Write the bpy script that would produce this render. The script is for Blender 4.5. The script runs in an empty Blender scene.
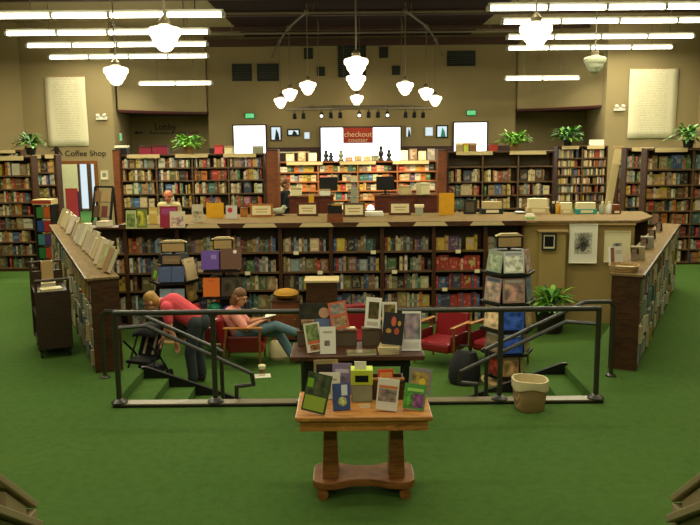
import bpy, bmesh, math, random
from mathutils import Vector, Matrix, Euler
R = math.radians
PI = math.pi
scene = bpy.context.scene
COL = scene.collection
rnd = random.Random(11)

# ------------------------------------------------------------------ camera
F, HC = 800.0, 2.76
PITCH = math.atan(127.5 / F)
ROLL = R(0.55)
cam_d = bpy.data.cameras.new('camera')
cam_d.sensor_width = 36.0
cam_d.lens = F / 700.0 * 36.0
cam_d.clip_end = 200
cam = bpy.data.objects.new('camera', cam_d)
COL.objects.link(cam)
cam.location = (0, 0, HC)
cam.rotation_euler = (Matrix.Rotation(PI / 2 - PITCH, 4, 'X') @ Matrix.Rotation(-ROLL, 4, 'Z')).to_euler()
scene.camera = cam


def ray(px, py):
    u, v = (px - 350) / F, -(py - 262.5) / F
    c, s = math.cos(ROLL), math.sin(ROLL)
    u, v = u * c + v * s, -u * s + v * c
    cp, sp = math.cos(PITCH), math.sin(PITCH)
    return (u, cp + v * sp, -sp + v * cp)


def on_z(px, py, z):          # photograph point on a horizontal plane -> metres
    d = ray(px, py)
    t = (z - HC) / d[2]
    return Vector((d[0] * t, d[1] * t, z))


def at_y(px, py, Y):          # photograph point at a known distance -> metres
    d = ray(px, py)
    t = Y / d[1]
    return Vector((d[0] * t, Y, HC + d[2] * t))


# ------------------------------------------------------------------ colours, materials
def lin(c):
    return tuple(((v / 255) / 12.92 if v / 255 <= 0.04045 else ((v / 255 + 0.055) / 1.055) ** 2.4) for v in c)


MATS = {}


def mk(name):
    m = bpy.data.materials.new(name)
    m.use_nodes = True
    nt = m.node_tree
    b = nt.nodes['Principled BSDF']
    MATS[name] = m
    return m, nt, b


def nd(nt, t, **k):
    n = nt.nodes.new(t)
    for a, v in k.items():
        if a in n.inputs:
            n.inputs[a].default_value = v
        else:
            setattr(n, a, v)
    return n


def mixc(nt, fac, a, b, blend='MIX'):
    n = nt.nodes.new('ShaderNodeMix')
    n.data_type = 'RGBA'
    n.blend_type = blend
    for sock, v in ((n.inputs[0], fac), (n.inputs[6], a), (n.inputs[7], b)):
        if hasattr(v, 'links'):
            nt.links.new(v, sock)
        elif isinstance(v, (int, float)):
            sock.default_value = v
        else:
            sock.default_value = (*v, 1) if len(v) == 3 else v
    return n.outputs[2]


def plain(name, rgb, rough=0.6, var=0.18, scale=9, metal=0.0, spec=0.4, bump=0.0, linear=False):
    m, nt, b = mk(name)
    c = rgb if linear else lin(rgb)
    tc = nd(nt, 'ShaderNodeTexCoord')
    no = nd(nt, 'ShaderNodeTexNoise', Scale=scale, Detail=3.0)
    nt.links.new(tc.outputs['Object'], no.inputs['Vector'])
    o = mixc(nt, no.outputs['Fac'], tuple(v * (1 - var) for v in c), tuple(min(1, v * (1 + var)) for v in c))
    nt.links.new(o, b.inputs['Base Color'])
    b.inputs['Roughness'].default_value = rough
    b.inputs['Metallic'].default_value = metal
    b.inputs['Specular IOR Level'].default_value = spec
    if bump:
        bp = nd(nt, 'ShaderNodeBump', Strength=bump, Distance=0.01)
        n2 = nd(nt, 'ShaderNodeTexNoise', Scale=scale * 12, Detail=2.0)
        nt.links.new(tc.outputs['Object'], n2.inputs['Vector'])
        nt.links.new(n2.outputs['Fac'], bp.inputs['Height'])
        nt.links.new(bp.outputs['Normal'], b.inputs['Normal'])
    return m


def wood(name, rgb1, rgb2, rough=0.45, scale=(3, 3, 22), spec=0.4):
    m, nt, b = mk(name)
    tc = nd(nt, 'ShaderNodeTexCoord')
    mp = nd(nt, 'ShaderNodeMapping')
    mp.inputs['Scale'].default_value = scale
    nt.links.new(tc.outputs['Object'], mp.inputs['Vector'])
    no = nd(nt, 'ShaderNodeTexNoise', Scale=2.2, Detail=5.0, Distortion=1.2)
    nt.links.new(mp.outputs['Vector'], no.inputs['Vector'])
    cr = nd(nt, 'ShaderNodeValToRGB')
    cr.color_ramp.elements[0].position = 0.32
    cr.color_ramp.elements[1].position = 0.7
    cr.color_ramp.elements[0].color = (*lin(rgb1), 1)
    cr.color_ramp.elements[1].color = (*lin(rgb2), 1)
    nt.links.new(no.outputs['Fac'], cr.inputs['Fac'])
    nt.links.new(cr.outputs['Color'], b.inputs['Base Color'])
    b.inputs['Roughness'].default_value = rough
    b.inputs['Specular IOR Level'].default_value = spec
    return m


def emit(name, rgb, strength):
    m = bpy.data.materials.new(name)
    m.use_nodes = True
    nt = m.node_tree
    nt.nodes.clear()
    e = nd(nt, 'ShaderNodeEmission', Strength=strength)
    e.inputs['Color'].default_value = (*rgb, 1)
    o = nd(nt, 'ShaderNodeOutputMaterial')
    nt.links.new(e.outputs[0], o.inputs[0])
    MATS[name] = m
    return m


# carpet
m, nt, b = mk('green_carpet')
tc = nd(nt, 'ShaderNodeTexCoord')
n1 = nd(nt, 'ShaderNodeTexNoise', Scale=0.55, Detail=4.0)
n2 = nd(nt, 'ShaderNodeTexNoise', Scale=11.0, Detail=6.0, Roughness=0.75)
n3 = nd(nt, 'ShaderNodeTexNoise', Scale=160.0, Detail=2.0)
for n in (n1, n2, n3):
    nt.links.new(tc.outputs['Object'], n.inputs['Vector'])
c = mixc(nt, n1.outputs['Fac'], (0.044, 0.108, 0.020), (0.076, 0.134, 0.024))
cr = nd(nt, 'ShaderNodeValToRGB')
cr.color_ramp.elements[0].position = 0.30
cr.color_ramp.elements[1].position = 0.55
cr.color_ramp.elements[0].color = (0.78, 0.80, 0.78, 1)
cr.color_ramp.elements[1].color = (1, 1, 1, 1)
nt.links.new(n2.outputs['Fac'], cr.inputs['Fac'])
c = mixc(nt, 1.0, c, cr.outputs['Color'], 'MULTIPLY')
c = mixc(nt, 0.28, c, n3.outputs['Fac'], 'OVERLAY')
nt.links.new(c, b.inputs['Base Color'])
b.inputs['Roughness'].default_value = 0.95
b.inputs['Specular IOR Level'].default_value = 0.1
bp = nd(nt, 'ShaderNodeBump', Strength=0.5, Distance=0.01)
nt.links.new(n3.outputs['Fac'], bp.inputs['Height'])
nt.links.new(bp.outputs['Normal'], b.inputs['Normal'])

plain('wall_tan', (154, 137, 99), 0.85, 0.05, 1.2, spec=0.2)
plain('wall_brown', (146, 129, 92), 0.85, 0.05, 1.2, spec=0.2)
plain('panel_tan', (158, 135, 80), 0.8, 0.06, 2.5, spec=0.25)
plain('maroon_trim', (70, 22, 20), 0.6)
plain('wainscot', (62, 34, 28), 0.55)
plain('ceiling_brown', (46, 28, 22), 0.9, 0.25, 0.8, spec=0.1)
plain('beam_brown', (74, 50, 38), 0.8)
wood('dark_wood', (46, 27, 14), (86, 52, 27), 0.45)
wood('shelf_wood', (68, 50, 32), (110, 82, 52), 0.5)
wood('rust_wood', (96, 48, 24), (140, 80, 42), 0.5)
wood('orange_shelf', (128, 72, 36), (170, 104, 56), 0.5)
wood('oak', (146, 92, 40), (206, 142, 72), 0.35, (2.5, 30, 8))
wood('oak_dark', (104, 60, 28), (152, 98, 48), 0.38)
wood('table_dark', (50, 28, 18), (92, 54, 32), 0.4, (2.5, 30, 8))
wood('counter_tan', (104, 84, 52), (138, 114, 74), 0.8, (2, 20, 8), 0.12)
wood('arm_wood', (140, 84, 32), (186, 124, 56), 0.4)
wood('cart_wood', (44, 32, 22), (66, 48, 32), 0.5)
wood('desk_red', (70, 30, 20), (104, 48, 30), 0.4)
plain('back_board', (88, 76, 56), 0.8)
plain('strip_cream', (196, 174, 124), 0.6, 0.08)
plain('strip_tan', (178, 148, 96), 0.6, 0.08)
plain('rail_black', (44, 42, 34), 0.32, 0.1, spec=0.6)
plain('black', (16, 15, 14), 0.5)
plain('black_fabric', (24, 25, 26), 0.85)
plain('white_paper', (232, 226, 204), 0.6, 0.03)
plain('cream_paper', (226, 214, 168), 0.6, 0.04)
plain('page', (214, 204, 170), 0.8, 0.06, 60)
plain('white_metal', (210, 205, 188), 0.5, 0.04)
plain('red_leather', (130, 20, 28), 0.28, 0.15, 6, spec=0.6)
plain('dark_red_leather', (92, 20, 20), 0.3, 0.15, 6, spec=0.6)
plain('steel', (150, 150, 145), 0.35, 0.05, metal=0.8)
plain('grey_pipe', (120, 108, 88), 0.5)
plain('grille_black', (26, 34, 30), 0.7)
plain('curb_tan', (108, 96, 66), 0.4, 0.1)
plain('plaster_tan', (142, 128, 94), 0.55, 0.08, 5)
plain('leaf_green', (86, 140, 34), 0.5, 0.35, 14)
plain('leaf_dark', (42, 92, 36), 0.5, 0.35, 14)
plain('leaf_lime', (128, 184, 50), 0.5, 0.3, 14)
plain('pot_dark', (34, 28, 24), 0.5)
plain('pot_tan', (160, 120, 70), 0.6)
plain('skin', (206, 146, 112), 0.55, 0.06, 30)
plain('skin_ruddy', (196, 116, 80), 0.55, 0.06, 30)
plain('eye_dark', (30, 22, 18), 0.3)
plain('lip', (160, 80, 70), 0.5)
plain('hair_blond', (168, 126, 58), 0.6, 0.3, 60)
plain('hair_brown', (110, 74, 40), 0.6, 0.3, 60)
plain('hair_dark', (44, 30, 20), 0.6, 0.3, 60)
plain('shirt_red', (214, 74, 84), 0.8, 0.08, 20)
plain('shirt_pink', (226, 148, 132), 0.8, 0.08, 20)
plain('shirt_cream', (190, 172, 124), 0.8, 0.08, 20)
plain('jeans', (88, 112, 120), 0.85, 0.14, 30)
plain('trousers_dark', (44, 52, 54), 0.85, 0.14, 30)
plain('dark_clothes', (20, 28, 34), 0.85, 0.14, 30)
plain('shoe_dark', (38, 32, 30), 0.5)
plain('plastic_white', (226, 222, 208), 0.35, 0.03)
plain('cloth_white', (204, 188, 144), 0.85, 0.06, 20)
plain('lid_cream', (240, 226, 180), 0.4, 0.03)
plain('cup_brown', (120, 84, 52), 0.6)
plain('letter_black', (34, 26, 18), 0.6)
plain('lamp_off', (160, 164, 138), 0.3, 0.05)
plain('chrome_fitter', (120, 108, 80), 0.4, 0.05, metal=0.6)
plain('yellow_fabric', (176, 128, 36), 0.8, 0.2, 10)
plain('ball_green', (20, 120, 90), 0.35, 0.1)
plain('ball_purple', (92, 50, 150), 0.35, 0.1)
plain('screen_dark', (24, 26, 28), 0.2, 0.02)
plain('teal', (40, 150, 140), 0.5)
plain('grey_cloth', (140, 140, 110), 0.8)
emit('tube_glow', (1.0, 0.945, 0.70), 12.0)
emit('globe_glow', (1.0, 0.90, 0.62), 3.4)
emit('day_glow', (0.93, 1.0, 1.0), 2.6)
emit('day_soft', (0.80, 0.95, 1.0), 0.9)
emit('exit_glow', (0.12, 1.0, 0.34), 0.75)
emit('spot_glow', (1.0, 0.94, 0.75), 5.0)
emit('bulb_glow', (1.0, 0.96, 0.85), 2.2)

# wicker
m, nt, b = mk('wicker')
tc = nd(nt, 'ShaderNodeTexCoord')
wv = nd(nt, 'ShaderNodeTexWave', Scale=34.0, Distortion=1.0, bands_direction='Z')
w2 = nd(nt, 'ShaderNodeTexWave', Scale=30.0, Distortion=1.0, bands_direction='X')
nt.links.new(tc.outputs['Object'], wv.inputs['Vector'])
nt.links.new(tc.outputs['Object'], w2.inputs['Vector'])
mm = nd(nt, 'ShaderNodeMath', operation='MULTIPLY')
nt.links.new(wv.outputs['Fac'], mm.inputs[0])
nt.links.new(w2.outputs['Fac'], mm.inputs[1])
nt.links.new(mixc(nt, mm.outputs[0], lin((150, 118, 68)), lin((216, 182, 122))), b.inputs['Base Color'])
bp = nd(nt, 'ShaderNodeBump', Strength=0.7, Distance=0.01)
nt.links.new(mm.outputs[0], bp.inputs['Height'])
nt.links.new(bp.outputs['Normal'], b.inputs['Normal'])
b.inputs['Roughness'].default_value = 0.7

# ceiling-hung poster with faint grey lines of print
m, nt, b = mk('poster_print')
tc = nd(nt, 'ShaderNodeTexCoord')
sx = nd(nt, 'ShaderNodeSeparateXYZ')
nt.links.new(tc.outputs['Generated'], sx.inputs[0])
wv = nd(nt, 'ShaderNodeTexWave', Scale=9.0, Distortion=0.4, bands_direction='Z')
no = nd(nt, 'ShaderNodeTexNoise', Scale=22.0, Detail=2.0)
for n in (wv, no):
    nt.links.new(tc.outputs['Generated'], n.inputs['Vector'])
pp = nd(nt, 'ShaderNodeMath', operation='PINGPONG')
pp.inputs[1].default_value = 0.5
nt.links.new(sx.outputs['X'], pp.inputs[0])
gt = nd(nt, 'ShaderNodeMath', operation='GREATER_THAN')
gt.inputs[1].default_value = 0.2
nt.links.new(pp.outputs[0], gt.inputs[0])
g2 = nd(nt, 'ShaderNodeMath', operation='GREATER_THAN')
g2.inputs[1].default_value = 0.62
nt.links.new(wv.outputs['Fac'], g2.inputs[0])
g3 = nd(nt, 'ShaderNodeMath', operation='GREATER_THAN')
g3.inputs[1].default_value = 0.48
nt.links.new(no.outputs['Fac'], g3.inputs[0])
ml = nd(nt, 'ShaderNodeMath', operation='MULTIPLY')
ml2 = nd(nt, 'ShaderNodeMath', operation='MULTIPLY')
nt.links.new(gt.outputs[0], ml.inputs[0])
nt.links.new(g2.outputs[0], ml.inputs[1])
nt.links.new(ml.outputs[0], ml2.inputs[0])
nt.links.new(g3.outputs[0], ml2.inputs[1])
nt.links.new(mixc(nt, ml2.outputs[0], lin((226, 217, 184)), lin((206, 196, 160))), b.inputs['Base Color'])
b.inputs['Roughness'].default_value = 0.8

# line drawing print: a soft grey sketch fading out towards its edges
m, nt, b = mk('ink_drawing')
tc = nd(nt, 'ShaderNodeTexCoord')
no = nd(nt, 'ShaderNodeTexNoise', Scale=5.0, Detail=9.0, Roughness=0.72, Distortion=1.5)
nt.links.new(tc.outputs['Generated'], no.inputs['Vector'])
mp = nd(nt, 'ShaderNodeMapping')
mp.inputs['Location'].default_value = (-0.75, 0.0, -0.7)
mp.inputs['Scale'].default_value = (1.5, 0.0, 1.5)
nt.links.new(tc.outputs['Generated'], mp.inputs['Vector'])
gr = nd(nt, 'ShaderNodeTexGradient', gradient_type='SPHERICAL')
nt.links.new(mp.outputs[0], gr.inputs['Vector'])
sb = nd(nt, 'ShaderNodeMath', operation='SUBTRACT')
nt.links.new(no.outputs['Fac'], sb.inputs[0])
ms = nd(nt, 'ShaderNodeMath', operation='MULTIPLY')
ms.inputs[1].default_value = 0.28
nt.links.new(gr.outputs['Fac'], ms.inputs[0])
nt.links.new(ms.outputs[0], sb.inputs[1])
cr = nd(nt, 'ShaderNodeValToRGB')
cr.color_ramp.elements[0].position = 0.30
cr.color_ramp.elements[1].position = 0.50
cr.color_ramp.elements[0].color = (*lin((54, 52, 44)), 1)
cr.color_ramp.elements[1].color = (*lin((206, 200, 176)), 1)
nt.links.new(sb.outputs[0], cr.inputs['Fac'])
nt.links.new(cr.outputs['Color'], b.inputs['Base Color'])


# book covers: own object colour, print marks in the middle of every face
def cover_mat(name, attr, art):
    m, nt, b = mk(name)
    tc = nd(nt, 'ShaderNodeTexCoord')
    if attr:
        base = nd(nt, 'ShaderNodeAttribute', attribute_name='col').outputs['Color']
        rv = None
    else:
        oi = nd(nt, 'ShaderNodeObjectInfo')
        base, rv = oi.outputs['Color'], oi.outputs['Random']
    if attr:
        nt.links.new(base, b.inputs['Base Color'])
    else:
        sx = nd(nt, 'ShaderNodeSeparateXYZ')
        nt.links.new(tc.outputs['Generated'], sx.inputs[0])
        mp = nd(nt, 'ShaderNodeMapping')
        mp.inputs['Scale'].default_value = (3, 0.1, 9) if not art else (2.5, 0.1, 3)
        nt.links.new(tc.outputs['Generated'], mp.inputs['Vector'])
        cx = nd(nt, 'ShaderNodeCombineXYZ')
        m10 = nd(nt, 'ShaderNodeMath', operation='MULTIPLY')
        m10.inputs[1].default_value = 40
        nt.links.new(rv, m10.inputs[0])
        for k in (0, 1, 2):
            nt.links.new(m10.outputs[0], cx.inputs[k])
        nt.links.new(cx.outputs[0], mp.inputs['Location'])
        no = nd(nt, 'ShaderNodeTexNoise', Scale=1.0, Detail=2.0)
        nt.links.new(mp.outputs[0], no.inputs['Vector'])
        th = nd(nt, 'ShaderNodeMath', operation='GREATER_THAN')
        th.inputs[1].default_value = 0.56 if not art else 0.53
        nt.links.new(no.outputs['Fac'], th.inputs[0])
        pz = nd(nt, 'ShaderNodeMath', operation='PINGPONG')
        pz.inputs[1].default_value = 0.5
        nt.links.new(sx.outputs['Z'], pz.inputs[0])
        gz = nd(nt, 'ShaderNodeMath', operation='GREATER_THAN')
        gz.inputs[1].default_value = 0.12
        nt.links.new(pz.outputs[0], gz.inputs[0])
        px = nd(nt, 'ShaderNodeMath', operation='PINGPONG')
        px.inputs[1].default_value = 0.5
        nt.links.new(sx.outputs['X'], px.inputs[0])
        gx = nd(nt, 'ShaderNodeMath', operation='GREATER_THAN')
        gx.inputs[1].default_value = 0.14
        nt.links.new(px.outputs[0], gx.inputs[0])
        a1 = nd(nt, 'ShaderNodeMath', operation='MULTIPLY')
        a2 = nd(nt, 'ShaderNodeMath', operation='MULTIPLY')
        nt.links.new(th.outputs[0], a1.inputs[0])
        nt.links.new(gz.outputs[0], a1.inputs[1])
        nt.links.new(a1.outputs[0], a2.inputs[0])
        nt.links.new(gx.outputs[0], a2.inputs[1])
        a3 = nd(nt, 'ShaderNodeMath', operation='MULTIPLY')
        a3.inputs[1].default_value = 0.6 if not art else 0.75
        nt.links.new(a2.outputs[0], a3.inputs[0])
        if art:
            hv = nd(nt, 'ShaderNodeHueSaturation', Saturation=0.8, Value=1.3)
            ah = nd(nt, 'ShaderNodeMath', operation='FRACT')
            nt.links.new(m10.outputs[0], ah.inputs[0])
            nt.links.new(ah.outputs[0], hv.inputs['Hue'])
            nt.links.new(base, hv.inputs['Color'])
            ink = mixc(nt, 0.35, hv.outputs['Color'], lin((210, 196, 150)))
        else:
            ink = lin((206, 190, 140))
        nt.links.new(mixc(nt, a3.outputs[0], base, ink), b.inputs['Base Color'])
    b.inputs['Roughness'].default_value = 0.42
    b.inputs['Specular IOR Level'].default_value = 0.4
    return m


cover_mat('book_cover', False, False)
cover_mat('book_art', False, True)
cover_mat('book_mixed', True, False)
m, nt, b = mk('tint')
oi = nd(nt, 'ShaderNodeObjectInfo')
no = nd(nt, 'ShaderNodeTexNoise', Scale=30.0)
nt.links.new(mixc(nt, 0.25, oi.outputs['Color'], no.outputs['Color'], 'OVERLAY'), b.inputs['Base Color'])
b.inputs['Roughness'].default_value = 0.4
m, nt, b = mk('photo_print')
oi = nd(nt, 'ShaderNodeObjectInfo')
tc = nd(nt, 'ShaderNodeTexCoord')
mp = nd(nt, 'ShaderNodeMapping')
cx = nd(nt, 'ShaderNodeCombineXYZ')
ml = nd(nt, 'ShaderNodeMath', operation='MULTIPLY')
ml.inputs[1].default_value = 30
nt.links.new(oi.outputs['Random'], ml.inputs[0])
for k in (0, 2):
    nt.links.new(ml.outputs[0], cx.inputs[k])
nt.links.new(cx.outputs[0], mp.inputs['Location'])
mp.inputs['Scale'].default_value = (1.6, 0.1, 1.6)
nt.links.new(tc.outputs['Generated'], mp.inputs['Vector'])
no = nd(nt, 'ShaderNodeTexNoise', Scale=1.6, Detail=2.0, Roughness=0.45)
nt.links.new(mp.outputs[0], no.inputs['Vector'])
cr = nd(nt, 'ShaderNodeValToRGB')
cr.color_ramp.elements[0].position = 0.36
cr.color_ramp.elements[1].position = 0.66
cr.color_ramp.elements[0].color = (0.45, 0.45, 0.45, 1)
cr.color_ramp.elements[1].color = (1.5, 1.45, 1.35, 1)
nt.links.new(no.outputs['Fac'], cr.inputs['Fac'])
c = mixc(nt, 1.0, oi.outputs['Color'], cr.outputs['Color'], 'MULTIPLY')
nt.links.new(mixc(nt, 0.4, c, no.outputs['Color'], 'OVERLAY'), b.inputs['Base Color'])
b.inputs['Roughness'].default_value = 0.28
M = MATS


# ------------------------------------------------------------------ mesh builder
class MB:
    def __init__(s):
        s.v, s.f, s.m, s.c = [], [], [], []
        s.mi = 0
        s.col = None

    def add(s, verts, faces):
        o = len(s.v)
        s.v += [tuple(v) for v in verts]
        for f in faces:
            s.f.append(tuple(i + o for i in f))
            s.m.append(s.mi)
            s.c.append(s.col)
        return s

    def box(s, x0, x1, y0, y1, z0, z1, T=None):
        vs = [Vector((x, y, z)) for z in (z0, z1) for y in (y0, y1) for x in (x0, x1)]
        if T:
            vs = [T @ v for v in vs]
        return s.add(vs, [(0, 2, 3, 1), (4, 5, 7, 6), (0, 1, 5, 4), (2, 6, 7, 3), (0, 4, 6, 2), (1, 3, 7, 5)])

    def bar(s, p0, p1, w, h, up=(0, 0, 1)):        # rectangular bar between two points
        p0, p1 = Vector(p0), Vector(p1)
        d = (p1 - p0).normalized()
        u = Vector(up)
        sd = d.cross(u)
        if sd.length < 1e-5:
            sd = Vector((1, 0, 0))
        sd.normalize()
        u = sd.cross(d).normalized()
        vs = []
        for p in (p0, p1):
            for a, b in ((-1, -1), (1, -1), (1, 1), (-1, 1)):
                vs.append(p + sd * a * w / 2 + u * b * h / 2)
        return s.add(vs, [(3, 2, 1, 0), (4, 5, 6, 7), (0, 1, 5, 4), (1, 2, 6, 5), (2, 3, 7, 6), (3, 0, 4, 7)])

    def cyl(s, p0, p1, r0, r1=None, n=12, cap=True):
        r1 = r0 if r1 is None else r1
        p0, p1 = Vector(p0), Vector(p1)
        d = (p1 - p0).normalized()
        a = d.orthogonal().normalized()
        b = d.cross(a)
        vs = []
        for p, r in ((p0, r0), (p1, r1)):
            for k in range(n):
                t = 2 * PI * k / n
                vs.append(p + (a * math.cos(t) + b * math.sin(t)) * r)
        fs = [(k, (k + 1) % n, n + (k + 1) % n, n + k) for k in range(n)]
        if cap:
            fs += [tuple(range(n - 1, -1, -1)), tuple(range(n, 2 * n))]
        return s.add(vs, fs)

    def tube(s, pts, r, n=8):
        pts = [Vector(p) for p in pts]
        for a, b in zip(pts, pts[1:]):
            s.cyl(a, b, r, n=n)
        for p in pts[1:-1]:
            s.ball(p, r, 6, 8)
        return s

    def ball(s, c, r, nu=10, nv=14, sc=(1, 1, 1), T=None):
        prof = [(math.sin(PI * i / nu), -math.cos(PI * i / nu)) for i in range(nu + 1)]
        return s.lathe([(p * r, z * r) for p, z in prof], nv, c, sc, T)

    def lathe(s, prof, n=20, c=(0, 0, 0), sc=(1, 1, 1), T=None):
        vs, fs = [], []
        for r, z in prof:
            for k in range(n):
                t = 2 * PI * k / n
                v = Vector((r * math.cos(t) * sc[0], r * math.sin(t) * sc[1], z * sc[2]))
                if T:
                    v = T @ v
                vs.append(v + Vector(c))
        for i in range(len(prof) - 1):
            for k in range(n):
                k2 = (k + 1) % n
                fs.append((i * n + k, i * n + k2, (i + 1) * n + k2, (i + 1) * n + k))
        if prof[0][0] > 1e-6:
            fs.append(tuple(range(n - 1, -1, -1)))
        if prof[-1][0] > 1e-6:
            o = (len(prof) - 1) * n
            fs.append(tuple(range(o, o + n)))
        return s.add(vs, fs)

    def prism(s, poly, z0, z1, T=None):            # polygon (ccw xy) extruded along z
        n = len(poly)
        vs = [Vector((x, y, z)) for z in (z0, z1) for x, y in poly]
        if T:
            vs = [T @ v for v in vs]
        return s.add(vs, [tuple(range(n - 1, -1, -1)), tuple(range(n, 2 * n))] +
                     [(k, (k + 1) % n, n + (k + 1) % n, n + k) for k in range(n)])

    def build(s, name, mats, parent=None, loc=(0, 0, 0), rotz=0.0, smooth=False, bevel=0.0, sub=0):
        me = bpy.data.meshes.new(name)
        me.from_pydata(s.v, [], s.f)
        if not isinstance(mats, (list, tuple)):
            mats = [mats]
        for mt in mats:
            me.materials.append(M[mt] if isinstance(mt, str) else mt)
        for p, i in zip(me.polygons, s.m):
            p.material_index = i
            p.use_smooth = smooth
        bm = bmesh.new()
        bm.from_mesh(me)
        if smooth:
            bmesh.ops.remove_doubles(bm, verts=bm.verts, dist=1e-5)
        bmesh.ops.recalc_face_normals(bm, faces=bm.faces)
        bm.to_mesh(me)
        bm.free()
        if any(c is not None for c in s.c) and not smooth:
            at = me.color_attributes.new('col', 'FLOAT_COLOR', 'CORNER')
            for p, c in zip(me.polygons, s.c):
                for li in p.loop_indices:
                    at.data[li].color = (*(c or (0.5, 0.5, 0.5)), 1)
        if smooth:
            try:
                me.set_sharp_from_angle(angle=R(42))
            except Exception:
                pass
        o = bpy.data.objects.new(name, me)
        COL.objects.link(o)
        if parent:
            o.parent = parent
        o.location = loc
        o.rotation_euler = (0, 0, rotz)
        if bevel:
            md = o.modifiers.new('bevel', 'BEVEL')
            md.width = bevel
            md.segments = 2
            md.limit_method = 'ANGLE'
        if sub:
            md = o.modifiers.new('sub', 'SUBSURF')
            md.levels = md.render_levels = sub
        return o


def tag(o, label, cat, group=None):
    o['label'] = label
    o['category'] = cat
    if group:
        o['group'] = group
    return o


def thing(name, label, cat, loc=(0, 0, 0), rotz=0.0, group=None):
    o = bpy.data.objects.new(name, None)
    o.empty_display_size = 0.1
    COL.objects.link(o)
    o.location = loc
    o.rotation_euler = (0, 0, rotz)
    return tag(o, label, cat, group)


def struct(name, mb, mats, **k):
    o = mb.build(name, mats, **k)
    o['kind'] = 'structure'
    return o


def dup(root, loc=None, rotz=None, label=None):
    r = root.copy()
    COL.objects.link(r)
    if loc is not None:
        r.location = loc
    if rotz is not None:
        r.rotation_euler = (0, 0, rotz)
    if label:
        r['label'] = label
    for ch in list(root.children):
        c = ch.copy()
        COL.objects.link(c)
        c.parent = r
        for g in ch.children:
            d = g.copy()
            COL.objects.link(d)
            d.parent = c
    return r


def text_obj(name, body, size, mat, loc, parent=None, extrude=0.006, spacing=1.0, sx=1.0):
    cu = bpy.data.curves.new(name, 'FONT')
    cu.body = body
    cu.size = size
    cu.extrude = extrude
    cu.align_x = 'CENTER'
    cu.space_character = spacing
    tmp = bpy.data.objects.new(name, cu)
    COL.objects.link(tmp)
    dg = bpy.context.evaluated_depsgraph_get()
    me = bpy.data.meshes.new_from_object(tmp.evaluated_get(dg))
    COL.objects.unlink(tmp)
    bpy.data.objects.remove(tmp)
    me.transform(Matrix.Rotation(PI / 2, 4, 'X') @ Matrix.Diagonal((sx, 1, 1, 1)))
    me.materials.clear()
    me.materials.append(M[mat])
    o = bpy.data.objects.new(name, me)
    COL.objects.link(o)
    o.parent = parent
    o.location = loc
    return o


# ------------------------------------------------------------------ room shell
PIT = -0.55
pit_poly = [(-2.5, 8.08), (2.58, 8.08), (2.58, 9.36), (2.82, 9.36), (4.92, 13.72), (4.92, 14.14), (-4.85, 14.14),
            (-4.85, 13.9), (-2.72, 9.36), (-2.5, 9.36)]
me = bpy.data.meshes.new('floor')
bm = bmesh.new()
outer = [(-11, -6), (12, -6), (12, 31), (-11, 31)]
for poly in (outer, pit_poly):
    vs = [bm.verts.new((x, y, 0)) for x, y in poly]
    for i in range(len(vs)):
        bm.edges.new((vs[i], vs[(i + 1) % len(vs)]))
bmesh.ops.triangle_fill(bm, use_beauty=True, use_dissolve=False, edges=bm.edges[:])
for f in bm.faces:
    if f.normal.z < 0:
        f.normal_flip()
bm.to_mesh(me)
bm.free()
me.materials.append(M['green_carpet'])
fl = bpy.data.objects.new('floor', me)
COL.objects.link(fl)
fl['kind'] = 'structure'
mb = MB()
mb.box(-5.2, 5.2, 8.0, 14.3, PIT - 0.1, PIT)
struct('floor_sunken', mb, 'green_carpet')
mb = MB()
for i in range(len(pit_poly)):
    a, c = pit_poly[i], pit_poly[(i + 1) % len(pit_poly)]
    mb.add([(a[0], a[1], PIT), (c[0], c[1], PIT), (c[0], c[1], 0), (a[0], a[1], 0)], [(0, 1, 2, 3)])
struct('wall_sunken', mb, 'wainscot')

# steps at both ends, leading towards the middle
for side, sgn, xe in (('left', 1, -2.5), ('right', -1, 2.58)):
    mb = MB()
    for k in range(4):
        top = -0.11 * (k + 1)
        xa, xb = sorted((xe + sgn * 0.31 * k, xe + sgn * 0.31 * (k + 1)))
        mb.box(xa, xb, 8.085, 9.29, PIT, top)
    xa, xb = sorted((xe + sgn * 0.001, xe + sgn * 0.012))
    mb.box(xa, xb, 8.085, 9.29, PIT, -0.003)
    struct('steps_' + side, mb, 'green_carpet')
    mb = MB()           # black skirting of the stair on its far side
    p = [(xe - sgn * 0.02, 0.03), (xe + sgn * 0.04, 0.03), (xe + sgn * 1.46, PIT + 0.06), (xe + sgn * 1.46, PIT), (xe - sgn * 0.02, PIT)]
    T = Matrix(((1, 0, 0, 0), (0, 0, 1, 9.295), (0, 1, 0, 0), (0, 0, 0, 1)))
    mb.prism(p, 0, 0.05, T)
    struct('trim_stair_' + side, mb, 'black')

# ceiling
mb = MB()
mb.box(-3.6, 4.3, -6, 31, 6.2, 6.35)
mb.mi = 1
mb.box(-11, -3.6, -6, 31, 6.2, 6.35)
mb.box(4.3, 12, -6, 31, 6.2, 6.35)
struct('ceiling', mb, ['ceiling_brown', 'wall_brown'])
mb = MB()
for Y in (17.5, 20.4, 23.2, 26.4):
    mb.box(-10.9, 11.9, Y, Y + 0.2, 6.08, 6.2)
mb.box(-5.0, 5.95, 28.7, 29.0, 5.86, 6.08)
struct('trim_ceiling', mb, 'beam_brown')

# side, rear walls
mb = MB(); mb.box(-11.2, -11, -6, 31, 0, 6.35)
struct('wall_left', mb, 'wall_tan')
mb = MB(); mb.box(12, 12.2, -6, 31, 0, 6.35)
struct('wall_right', mb, 'wall_tan')
mb = MB(); mb.box(-11.2, 12.2, -6.2, -6, 0, 6.35)
struct('wall_rear', mb, 'wall_brown')
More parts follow.
